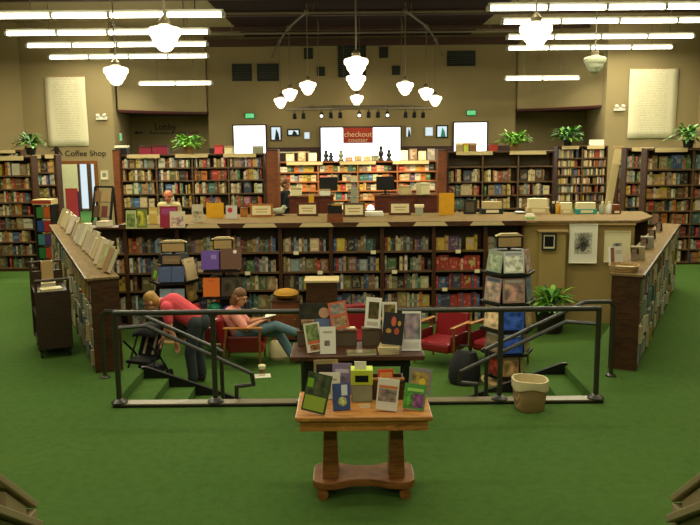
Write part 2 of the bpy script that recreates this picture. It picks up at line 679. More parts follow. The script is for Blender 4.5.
# angled returns seen at both picture edges
mb = MB(); mb.prism([(-10.0, 25.0), (-10.98, 23.2), (-10.98, 25.0)], 0, 6.2)
struct('wall_left_return', mb, 'wall_brown')
mb = MB(); mb.prism([(10.75, 25.0), (11.98, 25.0), (11.98, 22.8)], 0, 6.2)
struct('wall_right_return', mb, 'wall_brown')

# poster walls (left with the doorway to the coffee shop)
DX0, DX1, DZ = -9.05, -7.9, 1.95
mb = MB()
mb.box(-11, DX0, 25, 25.2, 0, 6.2)
mb.box(DX1, -7.24, 25, 25.2, 0, 6.2)
mb.box(DX0, DX1, 25, 25.2, DZ, 6.2)
mb.prism([(-7.4, 25.2), (-7.24, 25.2), (-8.2, 30.5), (-8.36, 30.5)], 0, 6.2)
struct('wall_poster_left', mb, 'wall_tan')
mb = MB()
mb.box(7.9, 12, 25, 25.2, 0, 6.2)
mb.prism([(7.9, 25.2), (8.06, 25.2), (9.06, 30.5), (8.9, 30.5)], 0, 6.2)
struct('wall_poster_right', mb, 'wall_tan')
# centre wall and niche walls
mb = MB()
mb.box(-5.0, 5.95, 29, 29.2, 0, 6.2)
mb.box(-5.0, -4.8, 29.2, 30.5, 0, 6.2)
mb.box(5.75, 5.95, 29.2, 30.5, 0, 6.2)
struct('wall_back', mb, 'wall_brown')
mb = MB()
mb.box(-11, -4.8, 30.5, 30.7, 0, 6.2)
struct('wall_lobby', mb, 'wall_brown')
mb = MB()
mb.box(5.2, 12, 30.5, 30.7, 0, 6.2)
struct('wall_niche_right', mb, 'wall_brown')
mb = MB()
mb.box(-5.0, 5.95, 28.94, 29, 0, 2.34)
struct('trim_wainscot', mb, 'wainscot')


def soffit(name, xnear, xfar, xnb):
    """curved bulkhead sweeping from the niche mouth (near, outer end) to the centre wall (far, inner end)"""
    mb = MB()
    n = 14
    curve = []
    for k in range(n + 1):
        t = k / n
        curve.append((xnear + (xfar - xnear) * t, 25.7 + 3.1 * math.sin(PI / 2 * t) ** 0.9))
    poly = curve + [(xfar, 30.45), (xnb, 30.45)]
    mb.prism(poly, 3.62, 6.2)
    mb.mi = 1
    mb.prism([(x, y - 0.02) for x, y in curve] + [(xfar, 30.45), (xnb, 30.45)], 3.54, 3.62)
    return struct(name, mb, ['wall_tan', 'maroon_trim'])


soffit('wall_soffit_left', -7.28, -5.02, -8.1)
soffit('wall_soffit_right', 8.0, 5.97, 8.85)

# coffee shop beyond the doorway
mb = MB()
mb.box(-10.9, -8.4, 30.2, 30.45, 2.4, 4.0)
mb.box(-10.9, -10.2, 30.2, 30.45, 0, 2.4)
struct('wall_coffee_shop', mb, 'strip_cream')
mb = MB(); mb.prism([(-11, 25.2), (-7.42, 25.2), (-8.38, 30.5), (-11, 30.5)], 4.0, 4.1)
struct('ceiling_coffee_shop', mb, 'wall_tan')
mb = MB()
for x0, x1 in ((-10.2, -9.45), (-9.3, -8.6)):
    mb.box(x0, x1, 30.32, 30.34, 0.1, 2.3)
mb.mi = 1
for x in (-10.2, -9.78, -9.38, -8.95, -8.52):
    mb.box(x - 0.07, x + 0.07, 30.22, 30.31, 0, 2.4)
struct('window_1', mb, ['day_soft', 'dark_wood'])
mb = MB()
mb.box(DX0 - 0.1, DX0, 24.92, 25.24, 0, DZ)
mb.box(DX1, DX1 + 0.1, 24.92, 25.24, 0, DZ)
mb.box(DX0 - 0.1, DX1 + 0.1, 24.92, 25.24, DZ, DZ + 0.1)
struct('door_1', mb, 'oak_dark')

# windows of the back wall (daylit panes in dark frames)
def window(n, px0, py0, px1, py1, mat='day_glow', bar=None, fr='wainscot', zlow=None, fw=0.05):
    a, c = at_y(px0, py0, 29), at_y(px1, py1, 29)
    z0 = c.z if zlow is None else zlow
    mb = MB()
    mb.mi = 0
    mb.box(a.x, c.x, 28.925, 28.94, z0, a.z)
    mb.mi = 1
    for x0, x1, q0, q1 in ((a.x - fw, a.x, z0 - fw, a.z + fw), (c.x, c.x + fw, z0 - fw, a.z + fw),
                           (a.x, c.x, a.z, a.z + fw), (a.x, c.x, z0 - fw, z0)):
        mb.box(x0, x1, 28.88, 29.0, q0, q1)
    for bx in (bar or []):
        x = a.x + (c.x - a.x) * bx
        mb.box(x - 0.03, x + 0.03, 28.9, 28.93, z0, a.z)
    return struct('window_%d' % n, mb, [mat, fr])


window(2, 234, 126, 266, 150, zlow=2.15)
window(3, 321, 128, 400, 160, zlow=1.5)
window(4, 454, 123, 486, 148, zlow=2.15)

# ------------------------------------------------------------------ sunken lounge: curb, railings
t = thing('curb', 'long flat tan wooden curb under the front railing of the sunken lounge', 'curb', (0.04, 7.98, 0))
mb = MB(); mb.box(-2.50, 2.56, -0.06, 0.09, 0.0, 0.018)
mb.build('base_strip', 'black', t)
mb = MB(); mb.box(-2.51, 2.57, -0.05, 0.095, 0.018, 0.036)
mb.build('cap', 'curb_tan', t, bevel=0.006)

t = thing('guard_rail', 'black metal guard railing along the front edge of the sunken lounge', 'railing', (0.04, 7.99, 0.036))
mb = MB(); mb.cyl((-2.45, 0, 0.95), (2.50, 0, 0.95), 0.028, n=14)
mb.ball((-2.45, 0, 0.95), 0.028).ball((2.50, 0, 0.95), 0.028)
mb.build('top_rail', 'rail_black', t, smooth=True)
for x in (-2.45, -1.45, -0.53, 0.53, 1.50, 2.50):
    mb = MB(); mb.cyl((x, 0, 0), (x, 0, 0.95), 0.028, n=12)
    p = mb.build('post', 'rail_black', t, smooth=True)
    mb = MB(); mb.lathe([(0.085, 0), (0.085, 0.012), (0.06, 0.03), (0.04, 0.045)], 16, (x, 0, 0))
    mb.build('base_flange', 'rail_black', p, smooth=True)

for side, sg, x0, lab in (('left', 1, -2.41, 'left steps'), ('right', -1, 2.52, 'right steps')):
    # near handrail, fixed to the corner post of the guard rail, looping back to the floor below
    t = thing('handrail', 'near black handrail sloping down beside the ' + lab + ' from the guard rail corner', 'handrail', (x0, 8.14, 0))
    mb = MB()
    mb.tube([(0, -0.12, 0.82), (sg * 0.28, -0.02, 0.82), (sg * 1.36, 0, 0.29), (sg * 1.38, 0, 0.17), (sg * 1.20, 0, 0.15), (sg * 1.18, 0, PIT)], 0.022)
    mb.build('rail', 'rail_black', t, smooth=True)
    mb = MB(); mb.lathe([(0.05, 0), (0.05, 0.012), (0.024, 0.02)], 12, (sg * 1.18, 0, PIT))
    mb.build('base_flange', 'rail_black', t, smooth=True)
    # far handrail with its own newel
    xs_, ys_ = (-2.86, 8.98) if side == 'left' else (2.98, 8.86)
    t = thing('handrail', 'far black handrail sloping down the ' + lab + ' beside the low bookcase end', 'handrail', (xs_, ys_, 0))
    mb = MB()
    if side == 'left':
        mb.tube([(0, 0, 0), (0, 0, 0.74), (0.05, 0, 0.79), (0.40, 0, 0.77), (1.30, 0, 0.34), (1.36, 0, 0.30), (1.36, 0, -0.438)], 0.024)
    else:
        mb.tube([(0, 0, 0), (0, 0, 0.82), (-0.04, 0, 0.87), (-0.33, 0, 0.87), (-1.25, 0, 0.42), (-1.43, 0, 0.33), (-1.43, 0, -0.438)], 0.024)
    mb.build('rail', 'rail_black', t, smooth=True)
    mb = MB(); mb.lathe([(0.06, 0), (0.06, 0.012), (0.03, 0.03)], 12, (0, 0, 0))
    mb.build('base_flange', 'rail_black', t, smooth=True)

# stage stairs' tan guards in the two bottom corners of the photograph
for side, sg, x0 in (('left', -1, -1.7), ('right', 1, 1.72)):
    t = thing('stair_guard', 'tan stair guard with sloping cap in the bottom %s corner of the photo' % side, 'stair guard', (x0, 4.05, 0))
    def up(y, k=0.85): return -k * y
    L = -1.5
    mb = MB(); mb.bar((sg * 0.05, 0.02, 0.80), (sg * 0.05, L, 0.80 + up(L)), 0.10, 0.035)
    mb.build('top_cap', 'plaster_tan', t, bevel=0.006)
    mb = MB(); mb.box(min(0, sg * 0.1), max(0, sg * 0.1), -0.085, 0.0, 0, 0.79)
    mb.build('end_post', 'plaster_tan', t, bevel=0.006)
    a, c = sorted((0.02 * sg, 0.08 * sg))
    mb = MB()
    mb.add([(x, y, z) for x in (a, c) for y, z in ((-0.085, 0.70), (-0.085, 0.84), (-0.31, 1.03), (-0.31, 0.86))],
           [(0, 1, 2, 3), (7, 6, 5, 4), (0, 4, 5, 1), (1, 5, 6, 2), (2, 6, 7, 3), (3, 7, 4, 0)])
    mb.build('panel', 'plaster_tan', t)
    mb = MB(); mb.bar((sg * 0.03, -0.05, 0.72), (sg * 0.03, L, 0.66 + up(L, .7)), 0.16, 0.04)
    mb.build('lower_cap', 'plaster_tan', t, bevel=0.006)
    mb = MB()
    a, c = sorted((0.0, 0.08 * sg))
    mb.add([(x, y, z) for x in (a, c) for y, z in ((-0.085, 0), (-0.085, 0.70), (L, 0.65 + up(L, .7)), (L, 0))],
           [(0, 1, 2, 3), (7, 6, 5, 4), (0, 4, 5, 1), (1, 5, 6, 2), (2, 6, 7, 3), (3, 7, 4, 0)])
    mb.build('string_board', 'plaster_tan', t)
mb = MB()
for k in range(6):
    mb.box(-1.6, 1.62, 2.5, 3.9 - 0.22 * k, 0.19 * k, 0.19 * (k + 1))
struct('steps_stage', mb, 'green_carpet')
mb = MB(); mb.box(-11, 12, -6, 2.48, 0, 1.15)
struct('floor_stage', mb, 'green_carpet')

# ------------------------------------------------------------------ books
PAL = [('dark blue', (34, 44, 76)), ('black', (24, 22, 22)), ('dark brown', (62, 42, 28)), ('maroon', (92, 30, 32)),
       ('grey', (112, 108, 98)), ('cream', (206, 188, 140)), ('tan', (160, 126, 80)), ('olive', (96, 92, 46)),
       ('teal', (44, 96, 96)), ('red', (160, 40, 32)), ('orange', (190, 100, 36)), ('yellow', (196, 160, 50)),
       ('white', (220, 214, 190)), ('pale blue', (130, 152, 160)), ('green', (56, 92, 52)), ('brown', (112, 76, 46)),
       ('pink', (190, 128, 120)), ('purple', (84, 60, 104)), ('blue', (50, 84, 136))]
PAL = [(n_, tuple(v * 0.74 + q_ * 0.26 for v, q_ in zip(c_, (132, 116, 86)))) for n_, c_ in PAL]
PD = dict(PAL)
W_COOL = [8, 6, 5, 4, 10, 10, 9, 6, 6, 3, 2, 3, 7, 8, 5, 6, 2, 2, 4]
W_WARM = [4, 3, 5, 4, 6, 15, 13, 5, 3, 5, 5, 5, 12, 5, 4, 8, 4, 1, 3]
W_PALE = [2, 1, 1, 1, 8, 18, 7, 3, 3, 2, 2, 5, 26, 12, 5, 3, 2, 1, 4]
W_BRIGHT = [2, 2, 3, 3, 4, 14, 9, 4, 3, 8, 12, 10, 14, 4, 5, 4, 6, 2, 3]


def shelf_book_mesh(name, mats):
    mb = MB()
    mb.box(-0.5, 0.5, 0, 0.06, 0, 1)                # spine
    mb.box(-0.5, -0.40, 0.06, 1, 0, 1)              # boards
    mb.box(0.40, 0.5, 0.06, 1, 0, 1)
    mb.mi = 1
    mb.box(-0.40, 0.40, 0.06, 0.97, 0.02, 0.975)    # leaves
    o = mb.build(name, mats)
    me = o.data
    bpy.data.objects.remove(o)
    return me


def face_book_mesh(name, mats):
    mb = MB()
    mb.box(-0.5, 0.5, 0, 0.12, 0, 1)                # front board
    mb.box(-0.5, 0.5, 0.88, 1, 0, 1)                # back board
    mb.box(-0.5, -0.46, 0.12, 0.88, 0, 1)           # spine
    mb.mi = 1
    mb.box(-0.46, 0.485, 0.12, 0.88, 0.012, 0.985)
    o = mb.build(name, mats)
    me = o.data
    bpy.data.objects.remove(o)
    return me


ME_SPINE = shelf_book_mesh('book', ['book_cover', 'page'])
ME_FACE = face_book_mesh('book_face', ['book_art', 'page'])
ME_PLAINF = face_book_mesh('book_plain', ['tint', 'page'])

BOOKS = []      # every shelved book: matrix, dims, colour, facing, label, group, size in the photograph
ORD = ['first', 'second', 'third', 'fourth', 'fifth', 'sixth', 'seventh', 'eighth', 'ninth', 'tenth', 'eleventh', 'twelfth',
       'thirteenth', 'fourteenth', 'fifteenth', 'sixteenth', 'seventeenth', 'eighteenth', 'nineteenth', 'twentieth'] + \
      ['%d%s' % (k, {1: 'st', 2: 'nd', 3: 'rd'}.get(k % 10, 'th')) for k in range(21, 90)]


def jit(c, r, a=0.16):
    k = 1 + r.uniform(-a, a)
    return tuple(min(1, max(0, v * k * (1 + r.uniform(-0.06, 0.06)))) for v in c)


def fill(T, x0, x1, z0, depth_front, hmax, desc, group, weights, r, tmin=0.025, tmax=0.05, face=0.12, gap=0.06,
         hmin=0.6, vis=1.0, only=None):
    """a row of books on one shelf; T = bookcase matrix, spines at local y = depth_front"""
    x = x0 + 0.012
    n = 0
    while True:
        nm, c = r.choices(PAL, weights)[0]
        if only:
            nm = r.choice(only)
            c = PD[nm]
        h = hmax * r.uniform(hmin, 0.97)
        if r.random() < face:
            w, d, fc = h * r.uniform(0.62, 0.78), r.uniform(0.018, 0.032), True
        else:
            w, d, fc = r.uniform(tmin, tmax), min(0.2, h * r.uniform(0.6, 0.75)), False
        if x + w > x1 - 0.012:
            break
        lean = 0.0
        L = T @ Matrix.Translation((x + w / 2, depth_front + (0.03 if fc else r.uniform(0, 0.015)), z0 + 0.001))
        pos = L.translation
        s = F / max(pos.y, 1)
        n += 1
        BOOKS.append(dict(M=L, dim=(w * 0.97, d, h), c=jit(lin(c), r), face=fc, n=n, nm=nm, desc=desc, group=group,
                          area=s * s * w * h * vis))
        x += w
        if r.random() < gap:
            x += r.uniform(0.02, 0.09)


# ------------------------------------------------------------------ bookcases
def bookcase(label, loc, rotz, w, d, zs, nb=1, mats=('shelf_wood', 'back_board', 'dark_wood'), top='strip', group=None, tb=0.03, name='bookcase',
             worktop=None, frontlip=True, back=True):
    """zs: heights of the shelf boards, lowest to the top board. local -y is the front"""
    t = thing(name, label, 'bookcase', loc, rotz, group)
    H = zs[-1]
    for sx in (-1, 1):
        mb = MB(); xa, xb = sorted((sx * w / 2, sx * (w / 2 - 0.03)))
        mb.box(xa, xb, -d / 2, d / 2, 0, H)
        mb.build('side_panel', mats[2], t)
    for k in range(1, nb):
        x = -w / 2 + w * k / nb
        mb = MB(); mb.box(x - 0.018, x + 0.018, -d / 2 + 0.004, d / 2 - 0.021, zs[0], H - tb)
        mb.build('divider', mats[0], t)
    mb = MB(); mb.box(-w / 2 + 0.03, w / 2 - 0.03, d / 2 - 0.02, d / 2, 0.02, H - 0.01)
    mb.build('back_panel', mats[1], t)
    mb = MB(); mb.box(-w / 2 + 0.03, w / 2 - 0.03, -d / 2 + 0.02, d / 2 - 0.021, 0, zs[0] - tb)
    if zs[0] > 0.04:
        mb.build('plinth', mats[2], t)
    for z in zs[:-1]:
        mb = MB(); mb.box(-w / 2 + 0.03, w / 2 - 0.03, -d / 2, d / 2 - 0.021, z - tb, z)
        mb.build('shelf', mats[0], t)
    mb = MB(); mb.box(-w / 2, w / 2, -d / 2 - 0.02, d / 2, H, H + 0.03)
    mb.build('top_board', mats[2], t)
    return t


def rowname(k, n):
    return 'top' if k == 0 else ('bottom' if k == n - 1 else ORD[k])


def matrix_of(loc, rotz):
    return Matrix.Translation(loc) @ Matrix.Rotation(rotz, 4, 'Z')


r1 = random.Random(3)
# --- nine sunken bookcases under the counter, along the back of the lounge
xs = [-4.78, -3.90, -3.00, -2.10, -1.21, -0.33, 0.56, 1.46, 2.36, 3.02]
zsun = [0.04, 0.31, 0.64, 0.96, 1.31, 1.74]
for i in range(9):
    x0, x1 = xs[i] + 0.002, xs[i + 1] - 0.002
    bw = x1 - x0
    loc = Vector(((x0 + x1) / 2, 13.95, PIT))
    lab = 'dark wooden bookcase under the tan counter, %s of nine along the sunken lounge' % (
        'leftmost' if i == 0 else 'rightmost' if i == 8 else ORD[i] + ' from left')
    bc = bookcase(lab, loc, 0, bw, 0.34, zsun, group='bookcases along the back of the sunken lounge')
    for z in zsun[1:5]:
        if r1.random() < 0.55:
            x = r1.uniform(-bw / 2 + .1, bw / 2 - .1)
            mb = MB(); mb.box(x - .045, x + .045, -.176, -.171, z - .05, z + .012)
            mb.build('shelf_tag', 'cream_paper', bc)
    T = matrix_of(loc, 0)
    for k in range(5):
        z = zsun[4 - k]
        desc = '%s shelf of the %s lounge bookcase' % (rowname(k, 5), ORD[i])
        wts, only, fc = W_COOL, None, 0.14
        if i == 7 and k in (2, 3):
            only, fc = ['dark blue', 'red', 'blue', 'red'], 0.3
        if i == 7 and k == 1:
            only, fc = ['red', 'red', 'cream'], 0.55
        if i == 7 and k == 0:
            only, fc = ['yellow', 'tan', 'grey', 'purple'], 0.5
        vis = 1.0
        if i == 0 or (i in (1, 2) and k < 4) or i == 8 or k == 4:
            vis = 0.45
        fill(T, -bw / 2 + 0.03, bw / 2 - 0.03, z, -0.14, 0.275 if k < 4 else 0.225, desc, 'books on the sunken lounge bookcases', wts, r1,
             0.03, 0.062, fc, 0.05, 0.68, vis, only)

# --- low bookcases fanning out on both sides of the lounge
def low_units(side, front, back, n, ang, wts, flip):
    d = (Vector(back) - Vector(front))
    L = d.length
    d.normalize()
    for i in range(n):
        c = Vector(front) + d * (L * (i + 0.5) / n)
        w = L / n - 0.006
        loc = Vector((c.x, c.y, 0))
        which = ('nearest', 'middle', 'farthest')[i]
        lab = '%s low dark wooden bookcase in the row beside the lounge at %s' % (which, side)
        bookcase(lab, loc, ang, w, 0.32, [0.06, 0.32, 0.58, 0.84, 1.09], 2, ('shelf_wood', 'back_board', 'dark_wood'),
                 group='low bookcases at the %s of the lounge' % side)
        T = matrix_of(loc, ang)
        for k in range(4):
            z = [0.84, 0.58, 0.32, 0.06][k]
            for b in range(2):
                bx0 = -w / 2 + 0.03 + b * (w / 2 - 0.012)
                bx1 = bx0 + w / 2 - 0.048
                q = ('front' if (b == 1) == flip else 'rear')
                desc = '%s shelf, %s half of the %s %s low bookcase' % (rowname(k, 4), q, which, side)
                fill(T, bx0, bx1, z, -0.195, 0.225, desc, 'books on the low bookcases at %s' % side, wts, r1, 0.035, 0.07,
                     0.5 if k < 3 else 0.75, 0.06, 0.78, 0.55 if side == 'left' and 0 < i else 0.75)


AL, AR = R(-66.2), R(63.9)
low_units('left', (-2.87, 9.22), (-5.5, 15.08), 3, AL, W_PALE, True)
low_units('right', (3.19, 9.1), (5.68, 14.18), 3, AR, W_PALE, False)

# continuous tan worktops on the two low rows
for side, f, bk, ang in (('left', (-2.87, 9.22), (-5.5, 15.08), AL), ('right', (3.19, 9.1), (5.68, 14.18), AR)):
    c = (Vector(f) + Vector(bk)) / 2
    L = (Vector(bk) - Vector(f)).length
    mb = MB(); mb.box(-L / 2 - 0.02, L / 2 + 0.02, -0.185, 0.18, 1.12, 1.145)
    mb.mi = 1
    mb.box(-L / 2 - 0.02, L / 2 + 0.02, -0.205, -0.185, 1.105, 1.147)
    tag(mb.build('worktop', ['counter_tan', 'dark_wood'], None, (c.x, c.y, 0), ang), 'long tan worktop running over the low bookcases at the %s of the lounge' % side, 'worktop')

# books propped in a row along those tops
def top_row(side, f, bk, ang, n, t0, t1, cols, tilt, off):
    d = Vector(bk) - Vector(f)
    for i in range(n):
        tt = t0 + (t1 - t0) * i / max(1, n - 1)
        p = Vector(f) + d * tt
        h = rnd.uniform(0.25, 0.34)
        w = h * 0.72
        nm = rnd.choice(cols)
        o = bpy.data.objects.new('book', ME_FACE if rnd.random() < 0.5 else ME_PLAINF)
        COL.objects.link(o)
        th = rnd.uniform(0.035, 0.07)
        o.color = (*jit(lin(PD[nm]), rnd), 1)
        Rm = Matrix.Translation((p.x, p.y, 1.1465 + th * math.sin(tilt) + 0.001)) @ Matrix.Rotation(ang + off + rnd.uniform(-.25, .25), 4, 'Z') @ Matrix.Rotation(-tilt, 4, 'X') @ Matrix.Diagonal((w, th, h, 1))
        o.matrix_world = Rm
        tag(o, '%s cover book propped on the %s low worktop, %s from the near end' % (nm, side, ORD[i]), 'book', 'books propped along the %s low worktop' % side)


top_row('left', (-2.92, 9.4), (-5.48, 15.0), AL, 22, 0.02, 0.98, ['white', 'cream', 'grey', 'cream', 'tan', 'white'], 0.42, R(9))

# --- counter over the sunken bookcases
mb = MB()
mb.prism([(-3.98, 13.74), (3.05, 13.74), (4.95, 13.62), (5.45, 14.3), (5.6, 15.25), (-3.98, 15.45)], 1.226, 1.27)
o = mb.build('worktop', 'counter_tan', bevel=0.008)
tag(o, 'long tan counter top over the bookcases at the back of the sunken lounge', 'counter')
t = thing('storage_cabinet', 'long dark wooden cabinet behind the sunken bookcases carrying the tan counter', 'cabinet', (0.3, 15.0, 0))
mb = MB(); mb.box(-4.2, 5.1, -0.6, 0.22, 0.08, 1.225)
mb.build('cabinet', 'dark_wood', t)
mb = MB(); mb.box(-4.15, 5.05, -0.55, 0.17, 0, 0.08)
mb.build('plinth', 'black', t)
# sloping sign ledge on the counter front: brown ledge with pale label strips
t = thing('sign_ledge', 'dark ledge with pale sign strips along the counter front', 'ledge', (-0.86, 13.742, 1.225))
mb = MB(); mb.box(-3.12, 3.9, -0.035, 0.0, -0.03, 0.05)
mb.build('ledge_board', 'dark_wood', t)
for k in range(7):
    x = -2.65 + k * 0.98
    mb = MB()
    mb.prism([(x - 0.30, -0.024), (x + 0.30, -0.024), (x + 0.24, 0.045), (x - 0.24, 0.045)], 0.0355, 0.042, Matrix(((1, 0, 0, 0), (0, 0, -1, 0), (0, 1, 0, 0), (0, 0, 0, 1))))
    mb.build('sign_strip', 'strip_cream', t)

# tan end wall of the lounge under the counter
mb = MB()
mb.prism([(3.03, 13.86), (4.9, 13.66), (4.9, 13.8), (3.03, 14.0)], PIT, 1.225)
struct('wall_lounge_end', mb, 'panel_tan')
mb = MB()
mb.prism([(3.28, 13.70), (3.72, 13.655), (3.72, 13.78), (3.28, 13.82)], PIT, 1.08)
mb.mi = 1
mb.prism([(3.25, 13.66), (3.75, 13.615), (3.75, 13.77), (3.25, 13.82)], 1.08, 1.11)
mb.prism([(3.03, 13.80), (4.9, 13.61), (4.9, 13.66), (3.03, 13.86)], 1.19, 1.222)
struct('trim_lounge_end', mb, ['panel_tan', 'strip_tan'])

RE = -math.atan2(0.2, 1.87)


def framed(label, px0, py0, px1, py1, Y, rot, fmat, mmat, art, aw=0.25, name='framed_picture', group=None, fw=0.03):
    a, c = at_y(px0, py0, Y), at_y(px1, py1, Y)
    w, h = c.x - a.x, a.z - c.z
    t = thing(name, label, 'picture', ((a.x + c.x) / 2, Y, c.z), rot, group)
    mb = MB()
    for x0, x1, z0, z1 in ((-w / 2, -w / 2 + fw, 0, h), (w / 2 - fw, w / 2, 0, h), (-w / 2 + fw, w / 2 - fw, 0, fw), (-w / 2 + fw, w / 2 - fw, h - fw, h)):
        mb.box(x0, x1, -0.025, 0, z0, z1)
    mb.build('frame', fmat, t)
    mb = MB(); mb.box(-w / 2 + fw, w / 2 - fw, -0.010, -0.001, fw, h - fw)
    mb.build('mount', mmat, t)
    if art:
        mb = MB(); mb.box(-w / 2 + fw + w * aw / 2, w / 2 - fw - w * aw / 2, -0.016, -0.0105, fw + h * aw * 0.7, h - fw - h * aw * 0.6)
        mb.build('picture', art, t)
    return t


framed('small dark framed picture on the tan pilaster at the lounge end', 542, 233, 556, 250, 13.66, RE, 'grille_black', 'cream_paper', 'screen_dark', 0.15)
framed('white poster with black ink drawing on the tan lounge wall above the potted plant', 570, 224, 596, 263, 13.69, RE, 'white_paper', 'white_paper', 'ink_drawing', 0.34, 'poster', None, 0.008)
framed('pale poster partly hidden behind the right low bookcase', 605, 231, 629, 262, 13.62, RE, 'cream_paper', 'cream_paper', 'ink_drawing', 0.6, 'poster', None, 0.008)

# ------------------------------------------------------------------ tall bookcases around the room
BROWS = []


def tall(label, px0, px1, pyb_rows, Y, top_z, nb, short, wts, rotz=0.0, d=0.32, mats=('shelf_wood', 'back_board', 'dark_wood'), face=0.15,
         tmin=0.03, tmax=0.06, zshow=0.0, skip_top=False, strips=2, group=None, hm=0.85, x01=None, gapf=0.07):
    if x01:
        x0, x1 = x01
    else:
        x0, x1 = at_y(px0, 200, Y).x, at_y(px1, 200, Y).x
    w = x1 - x0
    loc = Vector(((x0 + x1) / 2, Y + d / 2, 0))
    t = bookcase(label, loc, rotz, w, d, pyb_rows + [top_z], nb, mats, group=group)
    for k in range(strips):
        x = -w / 2 + w * (k + 0.5) / strips
        mb = MB(); mb.box(x - w / strips * 0.34, x + w / strips * 0.34, -d / 2 - 0.032, -d / 2 - 0.021, top_z - 0.05, top_z + 0.035)
        mb.build('sign_strip', 'strip_cream', t)
    T = matrix_of(loc, rotz)
    zs = pyb_rows + [top_z]
    n = len(zs) - 1
    for k in range(n):
        zi = n - 1 - k
        if zs[zi] < zshow:
            continue
        hh = (zs[zi + 1] - zs[zi] - 0.03)
        for b in range(nb):
            bx0 = -w / 2 + w * b / nb + 0.03
            bx1 = -w / 2 + w * (b + 1) / nb - 0.03
            bay = ('%s bay of ' % ('left' if b == 0 else 'right' if b == nb - 1 else ('second' if nb == 4 and b == 1 else 'third' if nb == 4 else 'middle'))) if nb > 1 else ''
            desc = '%s shelf, %s%s' % (rowname(k, n), bay, short)
            if k == 0 and skip_top:
                continue
            fill(T, bx0, bx1, zs[zi], -d / 2 + 0.02, min(hh * 0.97, 0.3), desc, 'books on ' + short, wts, r1, tmin, tmax, face, gapf, hm - 0.15, 0.9)
    return t


lv = lambda z0, st, n: [round(z0 + st * k, 3) for k in range(n)]
# left side of the room
tall('tall dark wooden bookcase at the left picture edge', 0, 37, lv(0.08, 0.275, 8), 16.55, 2.36, 2, 'the far left tall bookcase', W_WARM, x01=(-8.4, -6.52), group='tall bookcases at the left of the room')
tall('narrow tall dark bookcase beside the coffee shop doorway', 0, 0, lv(0.08, 0.275, 8), 17.9, 2.36, 1, 'the narrow bookcase by the doorway', W_WARM, x01=(-7.05, -6.5), group='tall bookcases at the left of the room')
tall('dark bookcase peeping over the top of the far left bookcases', 0, 0, [0.1, 0.6, 1.1, 1.6, 2.1], 20.2, 2.44, 2, 'the rear left bookcase', W_WARM, x01=(-9.9, -8.2), zshow=2.05, group='tall bookcases at the left of the room')
# back left, four bays
tall('wide dark wooden bookcase behind the counter at the left of the checkout', 122, 265, lv(0.22, 0.31, 6) + [2.06], 18.5, 2.33, 4, 'the back left bookcase', W_WARM, zshow=0.85, strips=3, group='tall bookcases behind the counter')
# back right
tall('wide dark wooden bookcase behind the counter at the right of the checkout', 447, 553, lv(0.12, 0.31, 6) + [2.02], 18.5, 2.33, 3, 'the back right bookcase', W_WARM, zshow=0.72, strips=2, skip_top=True, group='tall bookcases behind the counter')
tall('tall paperback bookcase under the right niche, behind the counter', 556, 606, lv(0.15, 0.22, 10), 20.6, 2.40, 2, 'the paperback bookcase', W_WARM, zshow=0.8, strips=2, group='tall bookcases behind the counter', face=0.03, tmin=0.022, tmax=0.04)
# right
tall('tall dark wooden bookcase at the right picture edge', 640, 720, lv(0.06, 0.27, 7) + [2.0], 16.62, 2.40, 2, 'the far right tall bookcase', W_WARM, x01=(6.14, 8.1), group='tall bookcases at the right of the room')
tall('narrow dark bookcase beside the far right tall bookcase', 0, 0, lv(0.06, 0.27, 7) + [2.0], 17.6, 2.40, 1, 'the narrow right bookcase', W_WARM, x01=(6.05, 6.75), zshow=0.8, strips=1, group='tall bookcases at the right of the room', face=0.02)
tall('slim dark bookcase seen in the gap left of the far right bookcases', 0, 0, lv(0.06, 0.27, 7) + [2.0], 19.0, 2.36, 1, 'the slim right bookcase', W_WARM, x01=(6.35, 7.1), zshow=0.8, strips=1, group='tall bookcases at the right of the room', face=0.02)
# wooden end panels flanking the checkout
for lab, px0, px1, mt in (('dark brown end panel at the left of the back left bookcase', 112, 118.8, 'rust_wood'), ('brown wooden bookcase end panel at the left of the checkout', 266, 278, 'rust_wood'), ('brown wooden bookcase end panel at the right of the checkout', 438, 447, 'rust_wood')):
    a, c = at_y(px0, 151, 18.4), at_y(px1, 151, 18.4)
    t = thing('bookcase_end', lab, 'bookcase', ((a.x + c.x) / 2, 18.4, 0))
    w = c.x - a.x - 0.01
    mb = MB(); mb.box(-w / 2, w / 2, 0, 0.5, 0.06, a.z)
    mb.build('panel', mt, t)
    mb = MB(); mb.box(-w / 2 - 0.001, w / 2 + 0.001, -0.012, 0.51, a.z, a.z + 0.03)
    mb.build('cap', 'dark_wood', t)
    mb = MB(); mb.box(-w / 2 + 0.01, w / 2 - 0.01, 0.01, 0.49, 0, 0.06)
    mb.build('plinth', 'black', t)
# checkout display wall
tall('wide display bookcase behind the checkout with orange shelves of bright covers', 279, 437, lv(0.10, 0.245, 8), 21.0, 2.05, 4, 'the checkout display', W_BRIGHT, zshow=0.8, strips=3,
     mats=('orange_shelf', 'back_board', 'rust_wood'), face=0.75, hm=0.8, group='tall bookcases behind the counter', gapf=0.03)

